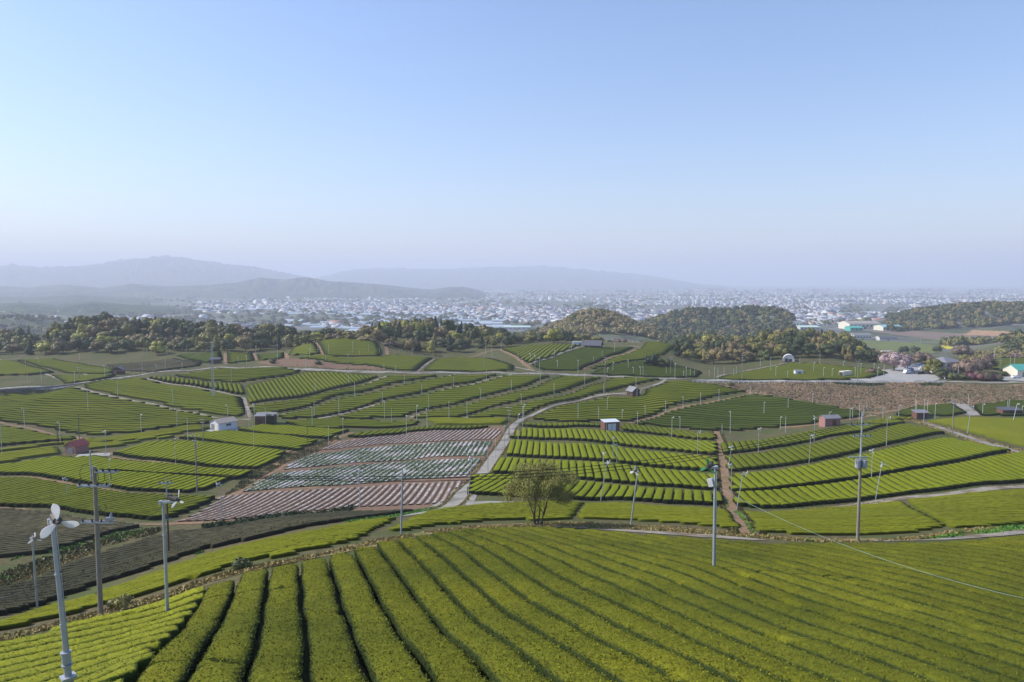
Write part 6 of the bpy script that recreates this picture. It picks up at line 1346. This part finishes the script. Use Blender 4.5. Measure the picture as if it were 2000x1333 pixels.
for r, b_ in ind:
    k = (lab0(r), town_region(r[0], r[1])); c2[k] = c2.get(k, 0) + 1; s, nf = k[1]
    p, V, F_, T, M_, wl, h = b_
    me = mesh_np("town_building", np.array(V), [np.array(F_)] + ([np.array(T)] if T else []), CM, midx=np.array(M_ + [wl] * len(T)))
    o = bpy.data.objects.new("town_building", me); put(o); o.location = p
    ph = "%s in the town's %s %s" % (k[0], "nearer" if nf == "near" else "farther", s)
    tag(o, ph if cc[k] == 1 else "%s %s" % (ordinal(min(c2[k], 79)), ph), "building", "buildings of the town on the plain")
rest_ = [bld(*r) for r in recs[NI:]]
o = bpy.data.objects.new("town_buildings", emit("town_buildings", rest_, "")); put(o); tag(o, "the countless small buildings of the hazy town on the plain", kind='stuff')
# greenhouses: long film tunnels in blocks
gh = MB(); V = []; Q = []; b0 = 0; n_g = 0
GS = [(690, 990, 1500, 2700, 150), (500, 820, 2300, 3600, 70), (1220, 1340, 1900, 2300, 24), (1380, 1560, 2100, 2500, 20), (560, 700, 1650, 2000, 20), (1610, 1720, 2200, 2500, 24), (390, 600, 2600, 3300, 26), (900, 1300, 2900, 4200, 24), (1560, 1700, 1500, 1700, 12)]
for (x0, x1, D0, D1, n) in GS:
    for _ in range(n):
        px = rs.uniform(x0, x1); D = rs.uniform(D0, D1); p = atD(px, D); Wt = rs.choice([6, 6, 8]); nb = rs.randint(2, 8); Lt = rs.uniform(30, 60)
        for k in range(nb):
            ox = (k - nb / 2) * (Wt + .8) if rs.rand() < 2 else 0
            for yy in (-Lt / 2, Lt / 2):
                for a in np.linspace(0, math.pi, 6): V.append((p.x + (math.cos(a) * Lt / 2 if False else yy), p.y + ox + math.cos(a) * Wt / 2, p.z + max(0, math.sin(a)) * 3.4))
            Q += [(b0 + i, b0 + i + 1, b0 + 7 + i, b0 + 6 + i) for i in range(5)]; b0 += 12
o = bpy.data.objects.new("greenhouses", mesh_np("greenhouses", np.array(V), np.array(Q), [C_F])); put(o); tag(o, "white film greenhouses massed on the plain before the town", kind='stuff')
# town trees
VV = []; FF = []; b0 = 0; MI = []
lo = crown_np(401, 60, "round", .3)
for k in range(1500):
    py = 560 + rs.rand() * 80; px = rs.uniform(-20, 2020); D = min(100.5 * F / (py - HOR), 9000)
    if D < 1450 or dens(px + 40, D * 1.03) > .15: continue
    for j in range(rs.randint(1, 4)):
        p = atD(px + rs.randn() * 8, D + rs.randn() * 12); r = rs.uniform(5, 9) * max(1, D / 3500); v, f = lo; VV.append(v * np.array([r * 1.5, r, r * .8]) + np.array(p[:])); FF.append(f + b0); b0 += len(v); MI.append(np.full(len(f), rs.randint(2)))
o = bpy.data.objects.new("town_trees", mesh_np("town_trees", np.concatenate(VV), np.concatenate(FF), [MT["evergreen"], MT["olive"]], midx=np.concatenate(MI))); put(o); tag(o, "trees scattered through the hazy town", kind='stuff')
# ------------------------------------------------------------------ keep every label within sixteen words
for o in bpy.data.objects:
    l = o.get('label')
    if l and len(l.split()) > 16:
        for a, b_ in ((" in the plots beside", " beside"), (" of the bare field", " of bare field"), (" in the big foreground plot", " of the foreground plot"), (" from the left in the ", " from left, "), (" in the ", " in "), (" of the ", " of "), (" from the ", " from "), (" right of the ", " right of "), (" left of the ", " left of "), (" with a ", " with "), (" the ", " "), (" tree ", " "), (" a ", " ")):
            if len(l.split()) <= 16: break
            l = l.replace(a, b_)
        o['label'] = l
        if len(l.split()) > 16: print("LONG", l)
# ------------------------------------------------------------------ the air between here and the mountains
hz = MB().box((0, 17500, 270), (80000, 37000, 545)).build("haze", [])
m = bpy.data.materials.new("hazy_air"); m.use_nodes = True; t = m.node_tree; t.nodes.clear()
o_ = t.nodes.new("ShaderNodeOutputMaterial"); pv = t.nodes.new("ShaderNodeVolumePrincipled")
pv.inputs["Density"].default_value = HAZE_DENSITY; pv.inputs["Color"].default_value = HAZE_COLOR; pv.inputs["Anisotropy"].default_value = HAZE_ANISO
t.links.new(pv.outputs[0], o_.inputs["Volume"]); hz.data.materials.append(m)
tag(hz, kind='stuff')
